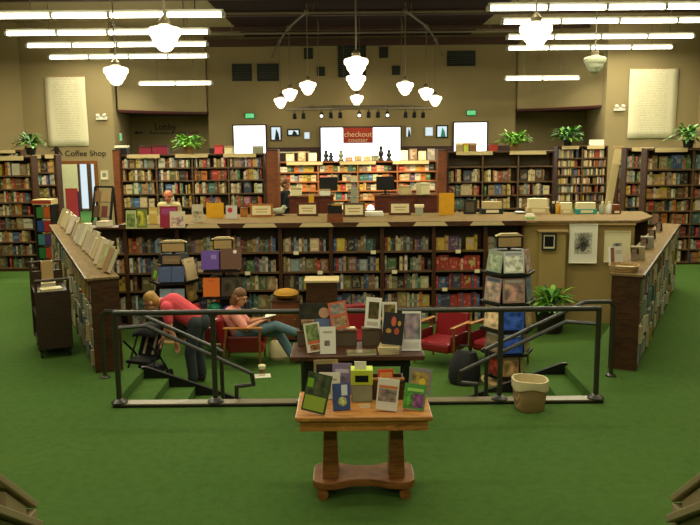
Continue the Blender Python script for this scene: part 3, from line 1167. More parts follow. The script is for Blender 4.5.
# ------------------------------------------------------------------ ceiling lights
t = None
tubes = [(-7.9, -2.4, 5.08, 16.0, 5), (-7.83, -3.19, 5.13, 19.0, 4), (-8.38, -3.69, 5.14, 21.6, 4), (-8.69, -4.09, 5.07, 24.0, 4), (-6.62, -4.34, 4.42, 26.0, 2),
         (2.71, 8.4, 5.14, 16.0, 5), (3.54, 8.9, 5.28, 19.0, 4), (4.17, 9.05, 5.23, 21.6, 4), (4.64, 9.45, 5.20, 24.0, 4), (4.98, 7.32, 4.47, 26.0, 2)]
near = ['nearest', 'second nearest', 'middle', 'second farthest', 'farthest and lowest']
for i, (x0, x1, z, Y, ns) in enumerate(tubes):
    side = 'left' if i < 5 else 'right'
    cx, L = (x0 + x1) / 2, x1 - x0
    t = thing('fluorescent_light', 'long hanging fluorescent strip light, %s of the five at the %s' % (near[i % 5], side), 'ceiling light', (cx, Y, z), R(0.6), 'fluorescent strip lights')
    mb = MB(); mb.box(-L / 2, L / 2, -0.05, 0.05, 0.05, 0.10)
    mb.build('housing', 'white_metal', t)
    seg = L / ns
    for k in range(ns):
        xa = -L / 2 + seg * k + 0.03
        mb = MB()
        for yy in (-0.055, 0.055):
            mb.cyl((xa, yy, 0.0), (xa + seg - 0.06, yy, 0.0), 0.036, n=8)
        mb.build('tube', 'tube_glow', t)
    for k in range(ns + 1):
        x = -L / 2 + seg * k
        mb = MB(); mb.box(x - 0.028, x + 0.028, -0.10, 0.10, -0.045, 0.05)
        mb.build('lamp_holder', 'white_metal', t)
    for x in (-L / 2 + seg * 0.5, L / 2 - seg * 0.5):
        mb = MB(); mb.cyl((x, 0, 0.10), (x, 0, 6.2 - z - (0.2 if False else 0)), 0.012, n=6)
        mb.build('hanger', 'grey_pipe', t)
    ld = bpy.data.lights.new('strip_or_fill_lamp', 'AREA')
    ld.shape = 'RECTANGLE'
    ld.size, ld.size_y = L, 0.14
    ld.energy = (44, 46, 42, 11 if i < 5 else 18, 9)[i % 5] * L
    ld.color = (1.0, 0.945, 0.66)
    lo = bpy.data.objects.new('strip_or_fill_lamp', ld)
    COL.objects.link(lo)
    lo.location = (cx, Y - (0.0 if i % 5 < 4 else 0.3), z - 0.06)

# unseen fill lamps added overhead, without fixtures, to brighten the lounge and foreground
for x, Y, e in ((-5.4, 12.6, 130), (5.6, 12.6, 110), (-5.4, 9.0, 125), (5.6, 9.0, 70), (0.2, 6.5, 110), (-5.0, 5.0, 60), (5.2, 5.0, 60), (0.2, 11.3, 150), (0.2, 2.6, 90), (0.2, -1.5, 190)):
    ld = bpy.data.lights.new('strip_or_fill_lamp', 'AREA')
    ld.shape = 'RECTANGLE'
    ld.size, ld.size_y = 4.8, 0.5
    ld.energy = e
    ld.color = (1.0, 0.945, 0.66)
    lo = bpy.data.objects.new('strip_or_fill_lamp', ld)
    COL.objects.link(lo)
    lo.location = (x, Y, 5.4)

SCHOOL = [(0.055, 0.0), (0.075, -0.02), (0.10, -0.035), (0.205, -0.06), (0.228, -0.085), (0.226, -0.15), (0.195, -0.185), (0.18, -0.21), (0.172, -0.25), (0.145, -0.285), (0.125, -0.305), (0.115, -0.335), (0.08, -0.37), (0.04, -0.388), (0.0, -0.39)]
pend_src = {}


def pendant(label, x, y, z, lit=True, e=22, sc=1.0, ztop=6.2, decor=False):
    t = thing('pendant_light', label, 'pendant light', (x, y, z), 0, 'schoolhouse pendant globes')
    mb = MB(); mb.lathe([(r_ * sc, (q + 0.2) * sc) for r_, q in SCHOOL], 24)
    mb.build('globe', 'globe_glow' if lit else 'lamp_off', t, smooth=True)
    mb = MB(); mb.lathe([(0.075 * sc, 0.185 * sc), (0.08 * sc, 0.24 * sc), (0.04 * sc, 0.29 * sc), (0.015, 0.31 * sc)], 16)
    mb.build('fitter', 'chrome_fitter', t, smooth=True)
    mb = MB(); mb.cyl((0, 0, 0.30 * sc), (0, 0, ztop - z), 0.014, n=8)
    mb.build('rod', 'grey_pipe', t)
    if ztop > 6.15:
        mb = MB(); mb.lathe([(0.07, ztop - z), (0.065, ztop - z - 0.03), (0.02, ztop - z - 0.06)], 14)
        mb.build('canopy', 'chrome_fitter', t, smooth=True)
    if lit:
        ld = bpy.data.lights.new('globe_lamp', 'POINT')
        ld.energy = e
        ld.color = (1.0, 0.86, 0.56)
        ld.shadow_soft_size = 0.1
        lo = bpy.data.objects.new('globe_lamp', ld)
        COL.objects.link(lo)
        lo.location = (x, y, z - 0.32 * sc)
    return t


pendant('large lit globe pendant before the left fluorescent strips', -2.57, 11.6, 4.13)
pendant('lit stepped globe pendant hanging lower at left, before the hanging poster wall', -4.36, 15.4, 3.91)
pendant('large lit globe pendant before the right fluorescent strips', 2.64, 11.6, 4.12)
pendant('unlit grey globe pendant at the right under the strip lights', 5.11, 17.0, 4.16, lit=False)
pendant('upper lit globe of the three stacked along the centre line', 0.15, 15.4, 4.03)
pendant('middle lit globe of the three stacked along the centre line', 0.18, 19.0, 3.97)
pendant('lowest lit globe of the three stacked along the centre line', 0.29, 28.0, 3.94)
RING = [(-1.09, 22.0, 4.02), (-1.77, 24.8, 3.98), (-2.32, 27.9, 3.87), (1.53, 22.0, 3.99), (2.36, 24.8, 3.97), (2.97, 27.9, 3.89)]
for (x, y, z), lab in zip(RING, ('inner', 'middle', 'outer', 'inner', 'middle', 'outer')):
    pendant('%s lit globe of three hanging from the %s arm of the pipe arch' % (lab, 'left' if x < 0 else 'right'), x, y, z, ztop=6.0 - (0.04 if lab == 'middle' else 0.08 if lab == 'outer' else 0), e=9)
# curved pipes carrying them
for sg, pts, lab in ((-1, RING[:3], 'left'), (1, RING[3:], 'right')):
    t = thing('pendant_pipe', 'grey bent ceiling pipe carrying the three %s globes' % lab, 'pipe', (pts[0][0], pts[0][1], 6.0))
    P0 = Vector(t.location)
    path = [Vector((pts[0][0], pts[0][1], 6.0)), Vector((pts[1][0], pts[1][1], 5.96)), Vector((pts[2][0], pts[2][1], 5.92)), Vector((pts[2][0] + sg * 0.35, 28.9, 5.5))]
    mb = MB(); mb.tube([p - P0 for p in path], 0.03)
    mb.build('pipe', 'grey_pipe', t, smooth=True)
    for p in path[:3]:
        mb = MB(); mb.ball(p - P0, 0.075)
        mb.build('junction_box', 'grey_pipe', t, smooth=True)
    mb = MB()
    mb.cyl((0, 0, 0), (0, 0, 0.2), 0.02)
    mb.build('hanger', 'grey_pipe', t)
for Y, z, lab in ((21.8, 5.98, 'nearer'), (25.4, 5.9, 'farther')):
    t = thing('ceiling_pipe', '%s long straight grey pipe under the dark centre ceiling' % lab, 'pipe', (0.4, Y + 0.25, z))
    mb = MB(); mb.cyl((-5.2, 0, 0), (5.2, 0, 0), 0.035, n=10)
    mb.build('pipe', 'grey_pipe', t, smooth=True)
    for x in (-4, -1.3, 1.3, 4):
        mb = MB(); mb.cyl((x, 0, 0), (x, 0, 6.2 - z), 0.01, n=6)
        mb.build('hanger', 'grey_pipe', t)

# track light frame
t = thing('track_light', 'curved grey track lighting frame with small spotlights over the checkout', 'track light', (0.3, 24.0, 3.5))
mb = MB()
arc = [(-2.15 + 4.3 * k / 16, -1.0 * math.sin(PI * k / 16), 0) for k in range(17)]
mb.tube(arc, 0.035, 8)
mb.build('front_track', 'grey_pipe', t, smooth=True)
mb = MB()
mb.tube([(-1.5, 0.7, 0.12), (1.6, 0.7, 0.12)], 0.035)
mb.build('rear_track', 'grey_pipe', t, smooth=True)
mb = MB()
for k in (3, 5, 8, 11, 13):
    mb.cyl(arc[k], (max(-1.5, min(1.6, arc[k][0])), 0.7, 0.12), 0.02, n=6)
mb.cyl(arc[0], (-1.5, 0.7, 0.12), 0.02, n=6)
mb.cyl(arc[16], (1.6, 0.7, 0.12), 0.02, n=6)
mb.build('cross_brace', 'grey_pipe', t, smooth=True)
for x in (-1.2, 0.05, 1.3):
    mb = MB(); mb.cyl((x, 0.7, 0.12), (x, 0.7, 2.7), 0.01, n=6)
    mb.build('hanger', 'grey_pipe', t)
for n_, k in enumerate((1, 2, 4, 5, 6, 8, 9, 10, 11, 13, 14, 15)):
    a = Vector(arc[k])
    mb = MB()
    mb.cyl(a, a + Vector((0, 0, -0.10)), 0.012, n=6)
    mb.cyl(a + Vector((0, 0, -0.10)), a + Vector((0, 0.05, -0.25)), 0.05, 0.065, n=12)
    p = mb.build('spotlight', 'black', t, smooth=True)
    if n_ in (2, 5, 8):
        mb = MB(); mb.ball(a + Vector((0, -0.06, -0.2)), 0.045)
        mb.build('bulb', 'bulb_glow', p, smooth=True)
for k, tx in ((2, -1.6), (5, -0.7), (8, 0.3), (11, 1.2), (14, 2.0)):
    ld = bpy.data.lights.new('spot_lamp', 'SPOT')
    ld.energy = 420
    ld.spot_size = R(55)
    ld.spot_blend = 0.6
    ld.color = (1.0, 0.84, 0.55)
    ld.shadow_soft_size = 0.06
    lo = bpy.data.objects.new('spot_lamp', ld)
    COL.objects.link(lo)
    lo.location = (0.3 + arc[k][0], 23.9 + arc[k][1] - 0.1 - 4.4, 4.4)
    d = Vector((tx, 20.95, 1.2)) - Vector(lo.location)
    lo.rotation_euler = d.to_track_quat('-Z', 'Y').to_euler()

# dark openings (loudspeaker grilles) high on the back wall
G = [(232, 64, 252, 81, 'left one of the wide pair at left'), (257, 64, 279, 81, 'right one of the wide pair at left'), (304, 48, 313, 59, 'upper small square left of centre'),
     (317, 67, 325, 76, 'lower small square left of centre'), (338, 46, 366, 77, 'large centre one behind the globes'), (379, 47, 388, 58, 'upper small square right of centre'),
     (392, 66, 400, 75, 'lower small square right of centre'), (447, 51, 475, 66, 'wide one at right')]
for x0, y0, x1, y1, lab in G:
    a, c = at_y(x0, y0, 29), at_y(x1, y1, 29)
    w, h = c.x - a.x, a.z - c.z
    t = thing('wall_grille', 'black speaker grille high on the back wall, ' + lab, 'grille', ((a.x + c.x) / 2, 28.999, c.z), 0, 'black grilles on the back wall')
    mb = MB()
    for xa, xb, za, zb in ((-w / 2, -w / 2 + .04, 0, h), (w / 2 - .04, w / 2, 0, h), (-w / 2 + .04, w / 2 - .04, 0, .04), (-w / 2 + .04, w / 2 - .04, h - .04, h)):
        mb.box(xa, xb, -0.05, 0, za, zb)
    mb.build('frame', 'grille_black', t)
    mb = MB()
    n = max(3, int(h / 0.07))
    for k in range(n):
        z = 0.04 + (h - 0.08) * (k + 0.5) / n
        mb.box(-w / 2 + .04, w / 2 - .04, -0.03, -0.002, z - 0.028, z + 0.028)
    mb.build('mesh_panel', 'grille_black', t)

# exit signs
for x, y, Y, lab in ((250, 116, 29, 'green lit exit sign above the left back window'), (471, 113, 29, 'green lit exit sign above the right back window')):
    c = at_y(x, y, Y)
    t = thing('exit_sign', lab, 'exit sign', (c.x, Y - 0.001, c.z - 0.09))
    mb = MB(); mb.box(-0.17, 0.17, -0.07, 0, 0, 0.19)
    mb.build('box', 'grille_black', t)
    mb = MB(); mb.box(-0.155, 0.155, -0.076, -0.0705, 0.015, 0.175)
    mb.build('lit_face', 'exit_glow', t)
    text_obj('lettering', 'EXIT', 0.15, 'white_paper', (0, -0.079, 0.045), t, 0.001)
c = at_y(125, 137, 26)
t = thing('exit_sign', 'small pale green exit sign inside the left niche', 'exit sign', (-7.455, 26.4, c.z - 0.12), R(10))
mb = MB(); mb.box(0, 0.06, -0.12, 0.12, 0, 0.24)
mb.build('box', 'white_metal', t)
mb = MB(); mb.box(0.0, 0.055, -0.128, -0.1205, 0.03, 0.21)
mb.build('lit_face', 'exit_glow', t)

# small framed pictures on the back wall, their faces given a daylight glow
PIC = [(270, 126, 282, 141, 'framed picture with a dark wood frame left of the banner window', 'dark_wood', 'day_soft', 'screen_dark'),
       (287, 129, 300, 136, 'wide small bright picture left of the banner window', 'grille_black', 'day_soft', 'grille_black'),
       (303, 131, 311, 140, 'small bright picture nearest the banner window on its left', 'wall_brown', 'day_soft', None),
       (405, 126, 412, 138, 'small narrow bright picture nearest the banner window on its right', 'wall_brown', 'day_soft', 'grille_black'),
       (424, 126, 434, 137, 'middle bright picture right of the banner window', 'wall_brown', 'day_soft', None),
       (436, 125, 448, 138, 'bright picture beside the right back window', 'grille_black', 'day_soft', 'teal')]
for x0, y0, x1, y1, lab, fm, mm_, ar in PIC:
    a, c = at_y(x0, y0, 29), at_y(x1, y1, 29)
    w, h = c.x - a.x, a.z - c.z
    t = thing('framed_picture', lab, 'picture', ((a.x + c.x) / 2, 28.999, c.z), 0, 'small pictures on the back wall')
    fw = 0.05
    mb = MB()
    for xa, xb, za, zb in ((-w / 2, -w / 2 + fw, 0, h), (w / 2 - fw, w / 2, 0, h), (-w / 2 + fw, w / 2 - fw, 0, fw), (-w / 2 + fw, w / 2 - fw, h - fw, h)):
        mb.box(xa, xb, -0.04, 0, za, zb)
    mb.build('frame', fm, t)
    mb = MB(); mb.box(-w / 2 + fw, w / 2 - fw, -0.015, -0.001, fw, h - fw)
    mb.build('glow_face', mm_, t)
    if ar:
        mb = MB()
        mb.prism([(-w * 0.12, fw), (w * 0.30, fw), (w * 0.22, h * 0.5), (w * 0.02, h * 0.82)], 0.016, 0.02, Matrix(((1, 0, 0, 0), (0, 0, -1, 0), (0, 1, 0, 0), (0, 0, 0, 1))))
        mb.build('silhouette', ar, t)

# banner
a, c = at_y(343, 128, 28.8), at_y(373, 143, 28.8)
w, h = c.x - a.x, a.z - c.z
t = thing('banner', 'red hanging banner with pale lettering before the bright centre window', 'banner', ((a.x + c.x) / 2, 28.8, c.z))
plain('banner_red', (168, 52, 36), 0.7)
plain('banner_ink', (236, 200, 160), 0.7)
mb = MB(); mb.box(-w / 2, w / 2, -0.012, 0, 0, h)
mb.build('cloth', 'banner_red', t)
mb = MB(); mb.cyl((-w / 2 - 0.03, 0.0, h + 0.015), (w / 2 + 0.03, 0.0, h + 0.015), 0.016)
mb.build('rod', 'dark_wood', t, smooth=True)
mb = MB()
for x in (-w / 2 + .05, w / 2 - .05):
    mb.cyl((x, 0, h + .015), (x, 0, 6.2 - c.z), .006, n=6)
mb.build('hanging_cord', 'grey_pipe', t)
text_obj('lettering', 'checkout', 0.27, 'banner_ink', (0, -0.015, h * 0.42), t, 0.002)
text_obj('lettering', 'counter', 0.22, 'banner_ink', (0, -0.015, h * 0.08), t, 0.002)

# hanging posters
for lab, x0, y0, x1, y1 in (('tall pale hanging poster with faint print on the left wall above the coffee shop sign', 43, 77, 90, 146), ('tall pale hanging poster with faint print on the right wall', 629, 69, 676, 138)):
    a, c = at_y(x0, y0, 24.96), at_y(x1, y1, 24.96)
    w, h = c.x - a.x - 0.06, a.z - c.z
    t = thing('hanging_poster', lab, 'poster', ((a.x + c.x) / 2, 24.96, c.z), 0)
    mb = MB()
    n = 10
    vs = []
    for k in range(n + 1):
        z = h * k / n
        for q in range(9):
            x = -w / 2 + w * q / 8
            vs.append((x + 0.004 * math.sin(k * 0.7) * (abs(q - 4) / 4), -0.012 - 0.014 * math.sin(q * 1.3 + k * 0.45) * (1 - k / n * 0.7), z))
    fs = [(k * 9 + q, k * 9 + q + 1, (k + 1) * 9 + q + 1, (k + 1) * 9 + q) for k in range(n) for q in range(8)]
    mb.add(vs, fs)
    o = mb.build('sheet', 'poster_print', t, smooth=True)
    md = o.modifiers.new('th', 'SOLIDIFY')
    md.thickness = 0.004
    mb = MB(); mb.cyl((-w / 2 - 0.02, -0.015, h + 0.012), (w / 2 + 0.02, -0.015, h + 0.012), 0.014)
    mb.build('hanging_bar', 'strip_tan', t, smooth=True)

# lettering signs
c = at_y(83, 157, 24.99)
t = thing('wall_lettering', 'dark Coffee Shop lettering with a pot emblem over the left doorway', 'sign', (c.x, 24.99, c.z))
text_obj('words', 'Coffee Shop', 0.25, 'letter_black', (0.08, 0, 0.03), t, 0.008, 1.02)
mb = MB()
mb.lathe([(0.0, 0), (0.11, 0.0), (0.12, 0.05), (0.06, 0.17), (0.085, 0.30), (0.07, 0.33), (0.045, 0.37), (0.02, 0.42), (0, 0.44)], 14, (0, 0, 0), (1, 0.12, 1))
mb.bar((0.09, 0, 0.27), (0.17, 0, 0.10), 0.02, 0.03, (0, 1, 0))
mb.bar((-0.08, 0, 0.28), (-0.16, 0, 0.24), 0.02, 0.03, (0, 1, 0))
mb.build('pot_emblem', 'letter_black', t, loc=(-0.80, -0.012, -0.04))
c = at_y(168, 129, 30.49)
t = thing('wall_lettering', 'small dark Lobby lettering on the wall inside the left niche', 'sign', (c.x, 30.49, c.z - 0.03))
text_obj('title', 'Lobby', 0.33, 'letter_black', (-0.1, 0, 0.0), t, 0.008)
text_obj('subtitle', 'Restrooms & Lower Level', 0.17, 'letter_black', (0.22, 0, -0.16), t, 0.006)
mb = MB(); mb.bar((-1.15, 0, -0.10), (-0.95, 0, -0.10), 0.02, 0.05, (0, 0, 1))
mb.prism([(-1.15, -0.04), (-1.30, -0.10), (-1.15, -0.16)], -0.01, 0.01, Matrix(((1, 0, 0, 0), (0, 0, 1, 0), (0, 1, 0, 0), (0, 0, 0, 1))))
mb.build('arrow', 'letter_black', t)

# white emergency lights on the poster walls
for x, y, lab in ((102, 118, 'white twin emergency light box right of the left hanging poster'), (619, 109, 'white emergency light box left of the right hanging poster')):
    c = at_y(x, y, 24.99)
    t = thing('emergency_light', lab, 'wall light', (c.x, 24.99, c.z - 0.06))
    mb = MB(); mb.box(-0.17, 0.17, -0.09, 0, 0, 0.10)
    mb.build('housing', 'plastic_white', t, bevel=0.01)
    for sx in (-0.1, 0.1):
        mb = MB(); mb.cyl((sx, -0.05, 0.10), (sx, -0.10, 0.16), 0.05, 0.055, n=12)
        mb.build('lamp_head', 'plastic_white', t, smooth=True)
c = at_y(103, 175, 24.99)
framed('small framed notice on the wall right of the coffee shop doorway', 100, 170, 109, 180, 24.99, 0, 'strip_cream', 'white_paper', 'grey_cloth', 0.3)
c = at_y(599, 140, 20.6)
t = thing('sign_board', 'white blank sign board standing on top of the paperback bookcase', 'sign', (c.x, 20.8, 2.432))
mb = MB(); mb.box(-0.17, 0.17, -0.05, 0.05, 0, 0.02)
mb.build('foot', 'white_metal', t)
mb = MB(); mb.box(-0.19, 0.19, -0.012, 0.012, 0.02, 0.15)
mb.build('board', 'plastic_white', t)
# tan leaning board
p0, p1 = at_y(607, 197, 18.2), at_y(618, 147, 18.2)
t = thing('leaning_board', 'long tan board leaning upright left of the far right bookcases', 'board', (p0.x, 18.2, 0))
mb = MB(); mb.bar((-0.12, 0, 0.003), (p1.x - p0.x + 0.02, 0.0, p1.z), 0.02, 0.17, (0, 0, 1))
mb.build('plank', 'strip_cream', t)
mb = MB(); mb.box(p1.x - p0.x - 0.1, p1.x - p0.x + 0.14, -0.02, 0.02, p1.z - 0.03, p1.z + 0.03)
mb.build('end_cap', 'strip_tan', t)

# ------------------------------------------------------------------ loose books with covers of their own
def cover_book(label, w, h, th, loc, yaw, lean, col, panels=(), group=None, name='book', cat='book', roll=0.0):
    t = thing(name, label, cat, (0, 0, 0), 0, group)
    t.matrix_world = Matrix.Translation((loc[0], loc[1], loc[2] + th * math.sin(lean) + w / 2 * abs(math.sin(roll)) + 0.001)) @ Matrix.Rotation(yaw, 4, 'Z') @ Matrix.Rotation(-lean, 4, 'X') @ Matrix.Rotation(roll, 4, 'Y')
    mb = MB()
    mb.box(-w / 2, w / 2, 0, 0.003, 0, h)
    mb.box(-w / 2, w / 2, th - 0.003, th, 0, h)
    mb.box(-w / 2, -w / 2 + 0.003, 0.003, th - 0.003, 0, h)
    o = mb.build('cover', 'tint', t)
    o.color = (*lin(col), 1)
    mb = MB(); mb.box(-w / 2 + 0.003, w / 2 - 0.004, 0.003, th - 0.003, 0.004, h - 0.004)
    mb.build('page_block', 'page', t)
    for k, (nm, u0, v0, u1, v1, c, mt) in enumerate(panels):
        mb = MB()
        if nm in ('medallion', 'red_mark', 'round_sticker', 'face', 'yellow_flower') or nm.startswith('balloon'):
            cx_, cz_, rx_, rz_ = -w / 2 + w * (u0 + u1) / 2, h * (v0 + v1) / 2, w * (u1 - u0) / 2, h * (v1 - v0) / 2
            mb.prism([(cx_ + rx_ * math.cos(PI * q / 10), cz_ + rz_ * math.sin(PI * q / 10)) for q in range(20)], 0.0002, 0.0012 + 0.0008 * k,
                     Matrix(((1, 0, 0, 0), (0, 0, -1, 0), (0, 1, 0, 0), (0, 0, 0, 1))))
        else:
            mb.box(-w / 2 + w * u0, -w / 2 + w * u1, -0.0012 - 0.0008 * k, -0.0002, h * v0, h * v1)
        o = mb.build(nm, mt, t)
        o.color = (*lin(c), 1)
    return t


def disp(label, x0, y0, x1, y1, z, col, panels=(), yaw=0.0, lean=0.22, th=0.03, group=None, dz=0.0, **k):
    """book standing at the photograph box x0..x1, y0..y1 with its foot at height z"""
    p = on_z((x0 + x1) / 2, y1, z)
    s = F / (p.y + 0.02)
    w = (x1 - x0) / s / max(0.6, math.cos(yaw))
    h = (y1 - y0) / s / math.cos(lean) * (1 + 0.15 * math.sin(lean))
    return cover_book(label, w, h, th, (p.x, p.y, z + dz), yaw, lean, col, panels, group, **k)


PH, TI = 'photo_print', 'tint'
GT1, GT2 = 'books displayed on the oak table', 'books displayed on the dark table'
# --- front oak table
TX, TY, TZ = 0.09, 5.86, 0.74
t = thing('display_table', 'oak library table with trestle legs and scroll feet in the foreground', 'table', (TX, TY, 0))
mb = MB(); mb.box(-0.50, 0.50, -0.31, 0.29, 0.705, 0.74)
top = mb.build('table_top', 'oak', t, bevel=0.008)
mb = MB(); mb.box(-0.47, 0.47, -0.275, 0.255, 0.62, 0.705)
mb.build('apron', 'oak', t, bevel=0.003)
for sx in (-1, 1):
    x = sx * 0.255
    mb = MB()
    vs = []
    for z, hx, hy in ((0.145, 0.062, 0.13), (0.62, 0.046, 0.11)):
        for a, b_ in ((-1, -1), (1, -1), (1, 1), (-1, 1)):
            vs.append((x + a * hx, 0.09 + b_ * hy, z))
    mb.add(vs, [(3, 2, 1, 0), (4, 5, 6, 7), (0, 1, 5, 4), (1, 2, 6, 5), (2, 3, 7, 6), (3, 0, 4, 7)])
    mb.build('leg', 'oak_dark', t, bevel=0.006)
poly = []
half = [(0.0, -0.17), (0.06, -0.172), (0.12, -0.19), (0.17, -0.225), (0.24, -0.25), (0.31, -0.25), (0.36, -0.225), (0.39, -0.17), (0.395, 0.0)]
pts = half + [(x, -y) for x, y in reversed(half[:-1])]
poly = [(x, y * 0.8 + 0.09) for x, y in pts + [(-x, y) for x, y in reversed(pts)][1:-1]]
mb = MB(); mb.prism(poly, 0.085, 0.145)
mb.build('base_platform', 'oak_dark', t, bevel=0.008)
for sx in (-1, 1):
    for sy in (-1, 1):
        mb = MB()
        mb.cyl((sx * 0.315, sy * 0.14 + 0.04, 0.043), (sx * 0.315, sy * 0.14 + 0.14, 0.043), 0.043, n=18)
        mb.box(sx * 0.315 - 0.03, sx * 0.315 + 0.03, sy * 0.14 + 0.045, sy * 0.14 + 0.135, 0.05, 0.085)
        mb.build('foot', 'oak_dark', t)

disp('dark green collage book with lime lower cover at the left of the oak table', 300, 377, 325, 415, TZ, (60, 74, 44),
     [('cover_picture', .05, .45, .95, .97, (74, 84, 60), PH), ('lime_panel', .06, .05, .94, .42, (150, 170, 60), TI), ('lime_patch', .05, .62, .3, .85, (120, 170, 40), TI)], R(-14), 0.25, 0.02, GT1, roll=R(9))
disp('white book with a faint flower standing second from left on the oak table', 318, 374, 340, 400, TZ, (222, 216, 192),
     [('flower_picture', .25, .2, .6, .5, (150, 160, 90), PH), ('title_band', .2, .72, .85, .78, (160, 150, 110), TI)], R(-6), 0.2, 0.03, GT1)
disp('black fronted book with tan border at the rear left of the oak table', 314, 360, 339, 394, TZ, (150, 130, 86),
     [('dark_picture', .1, .08, .9, .88, (26, 24, 24), TI)], R(4), 0.12, 0.03, GT1)
disp('lavender book behind the blue one on the oak table', 332, 364, 352, 395, TZ, (134, 116, 152), [('title_band', .15, .7, .85, .82, (190, 176, 196), TI), ('cover_picture', .12, .1, .88, .6, (120, 108, 140), PH)], R(-4), 0.14, 0.03, GT1)
disp('blue book with white slash and pale medallion at the front left of the oak table', 333, 385, 351, 411, TZ, (60, 78, 130),
     [('medallion', .3, .15, .8, .5, (190, 200, 130), PH), ('white_slash', .5, .55, .85, .95, (210, 214, 214), TI)], R(8), 0.22, 0.025, GT1)
disp('orange red book behind the white one right of the oak table centre', 378, 370, 394, 398, TZ, (204, 76, 36), [('title_band', .12, .72, .9, .9, (226, 150, 80), TI), ('cover_picture', .12, .1, .9, .5, (180, 80, 40), PH)], R(4), 0.14, 0.03, GT1)
disp('white book with orange band and framed photo at the front right of the oak table', 375, 381, 397, 412, TZ, (224, 216, 196),
     [('cover_picture', .08, .28, .92, .68, (150, 130, 120), PH), ('orange_band', .08, .70, .95, .79, (206, 120, 60), TI)], R(-10), 0.2, 0.03, GT1, roll=R(4))
disp('grey book with yellow flowers at the right rear of the oak table', 407, 371, 430, 396, TZ, (126, 120, 116),
     [('flower_picture', .12, .2, .88, .85, (150, 130, 70), PH), ('yellow_flower', .45, .3, .75, .62, (210, 180, 50), TI)], R(-10), 0.25, 0.03, GT1, roll=R(5))
disp('bright green and purple book at the right front of the oak table', 402, 387, 424, 411, TZ, (70, 140, 50),
     [('purple_picture', .45, .08, .95, .62, (130, 76, 130), PH), ('title_band', .15, .7, .9, .82, (150, 200, 80), TI), ('green_picture', .05, .1, .42, .6, (90, 160, 60), PH)], R(-12), 0.3, 0.025, GT1, roll=R(4))
# lime easel box and cards at the table centre
p = on_z(362, 402, TZ)
t = thing('display_box', 'grey green card box with lime hood in the middle of the oak table', 'box', (p.x, p.y + 0.06, TZ + 0.001))
w = 0.158
mb = MB(); mb.box(-w / 2, w / 2, -0.06, 0.06, 0, 0.135)
mb.build('body', 'grey_cloth', t, bevel=0.003)
plain('lime', (186, 200, 60), 0.5)
mb = MB(); mb.box(-w / 2 - 0.005, w / 2 + 0.005, -0.065, 0.065, 0.135, 0.25)
hd = mb.build('hood', 'lime', t, bevel=0.003)
mb = MB(); mb.box(-w * .32, w * .32, -0.069, -0.0655, 0.16, 0.21)
mb.build('window', 'screen_dark', hd)
p2 = thing('card', 'white blank card standing on top of the lime display box', 'card', (p.x - 0.01, p.y + 0.03, TZ + 0.252))
mb = MB(); mb.box(-0.045, 0.045, -0.004, 0.004, 0.0, 0.06)
mb.build('sheet', 'white_paper', p2)
mb = MB(); mb.box(-0.045, 0.045, 0.004, 0.03, 0.0, 0.003)
mb.build('foot', 'white_paper', p2)
p = on_z(364, 409, TZ)
for k in range(2):
    cover_book('%s small pale book lying before the lime display box' % ('upper' if k else 'lower'), 0.075, 0.05, 0.014, (p.x + 0.004 * k, p.y + 0.04, TZ + 0.001 + 0.018 * k), 0, -PI / 2 * 0 + 0.0, (190, 180, 180)) if False else None
p = on_z(365, 408, TZ)
t = thing('booklet', 'small pale booklet lying flat before the lime display box', 'booklet', (p.x, p.y, TZ + 0.001), R(5))
mb = MB(); mb.box(-0.04, 0.04, 0, 0.05, 0, 0.014)
mb.build('page_block', 'white_paper', t)
mb = MB(); mb.box(-0.042, 0.042, -0.001, 0.052, 0.014, 0.017)
mb.build('cover', 'strip_tan', t)
p = at_y(385, 376, TY + 0.20)
t = thing('display_crate', 'dark brown open crate at the back of the oak table behind the books', 'crate', (p.x, TY + 0.16, TZ + 0.001))
mb = MB()
for x0, x1, y0, y1 in ((-.14, .14, -.09, -.078), (-.14, .14, .078, .09), (-.14, -.128, -.078, .078), (.128, .14, -.078, .078)):
    mb.box(x0, x1, y0, y1, 0, 0.155)
mb.build('sides', 'dark_wood', t)
mb = MB(); mb.box(-.128, .128, -.078, .078, 0.0, 0.012)
mb.build('base', 'dark_wood', t)
mb = MB(); mb.box(-.145, .145, -.095, -.075, .155, .17)
mb.build('front_lip', 'arm_wood', t)

# --- dark table behind, before the guard rail
UX, UY, UZ = 0.06, 7.50, 0.72
t = thing('display_table', 'dark wooden table with black legs standing behind the oak table before the railing', 'table', (UX, UY, 0))
mb = MB(); mb.box(-0.63, 0.63, -0.27, 0.27, 0.675, 0.72)
mb.build('table_top', 'table_dark', t, bevel=0.006)
mb = MB(); mb.box(-0.5, 0.5, -0.20, 0.20, 0.60, 0.675)
mb.build('apron', 'black', t)
for sx in (-1, 1):
    for sy in (-1, 1):
        mb = MB(); mb.box(sx * 0.46 - 0.03, sx * 0.46 + 0.03, sy * 0.17 - 0.03, sy * 0.17 + 0.03, 0, 0.60)
        mb.build('leg', 'black', t)


def riser(label, x0, y0, x1, y1, Y):
    a, c = at_y(x0, y0, Y), at_y(x1, y1, Y)
    w, h = c.x - a.x, a.z - UZ
    t = thing('display_riser', label, 'display riser', ((a.x + c.x) / 2, Y + 0.055, UZ + 0.001), 0, 'risers on the dark table')
    mb = MB(); mb.box(-w / 2, w / 2, -0.055, 0.055, 0, h - 0.012)
    mb.build('block', 'back_board', t, bevel=0.003)
    mb = MB(); mb.box(-w / 2 - 0.004, w / 2 + 0.004, -0.059, 0.059, h - 0.012, h)
    mb.build('top_plate', 'shelf_wood', t)
    return UZ + h + 0.001


zl = riser('grey brown display block behind the left books of the dark table', 297, 331, 316, 348, 7.62)
zm = riser('grey brown display block under the orange book on the dark table', 331, 331, 357, 348, 7.60)
zr = riser('grey brown display block under the tall white book on the dark table', 362, 329, 381, 348, 7.60)


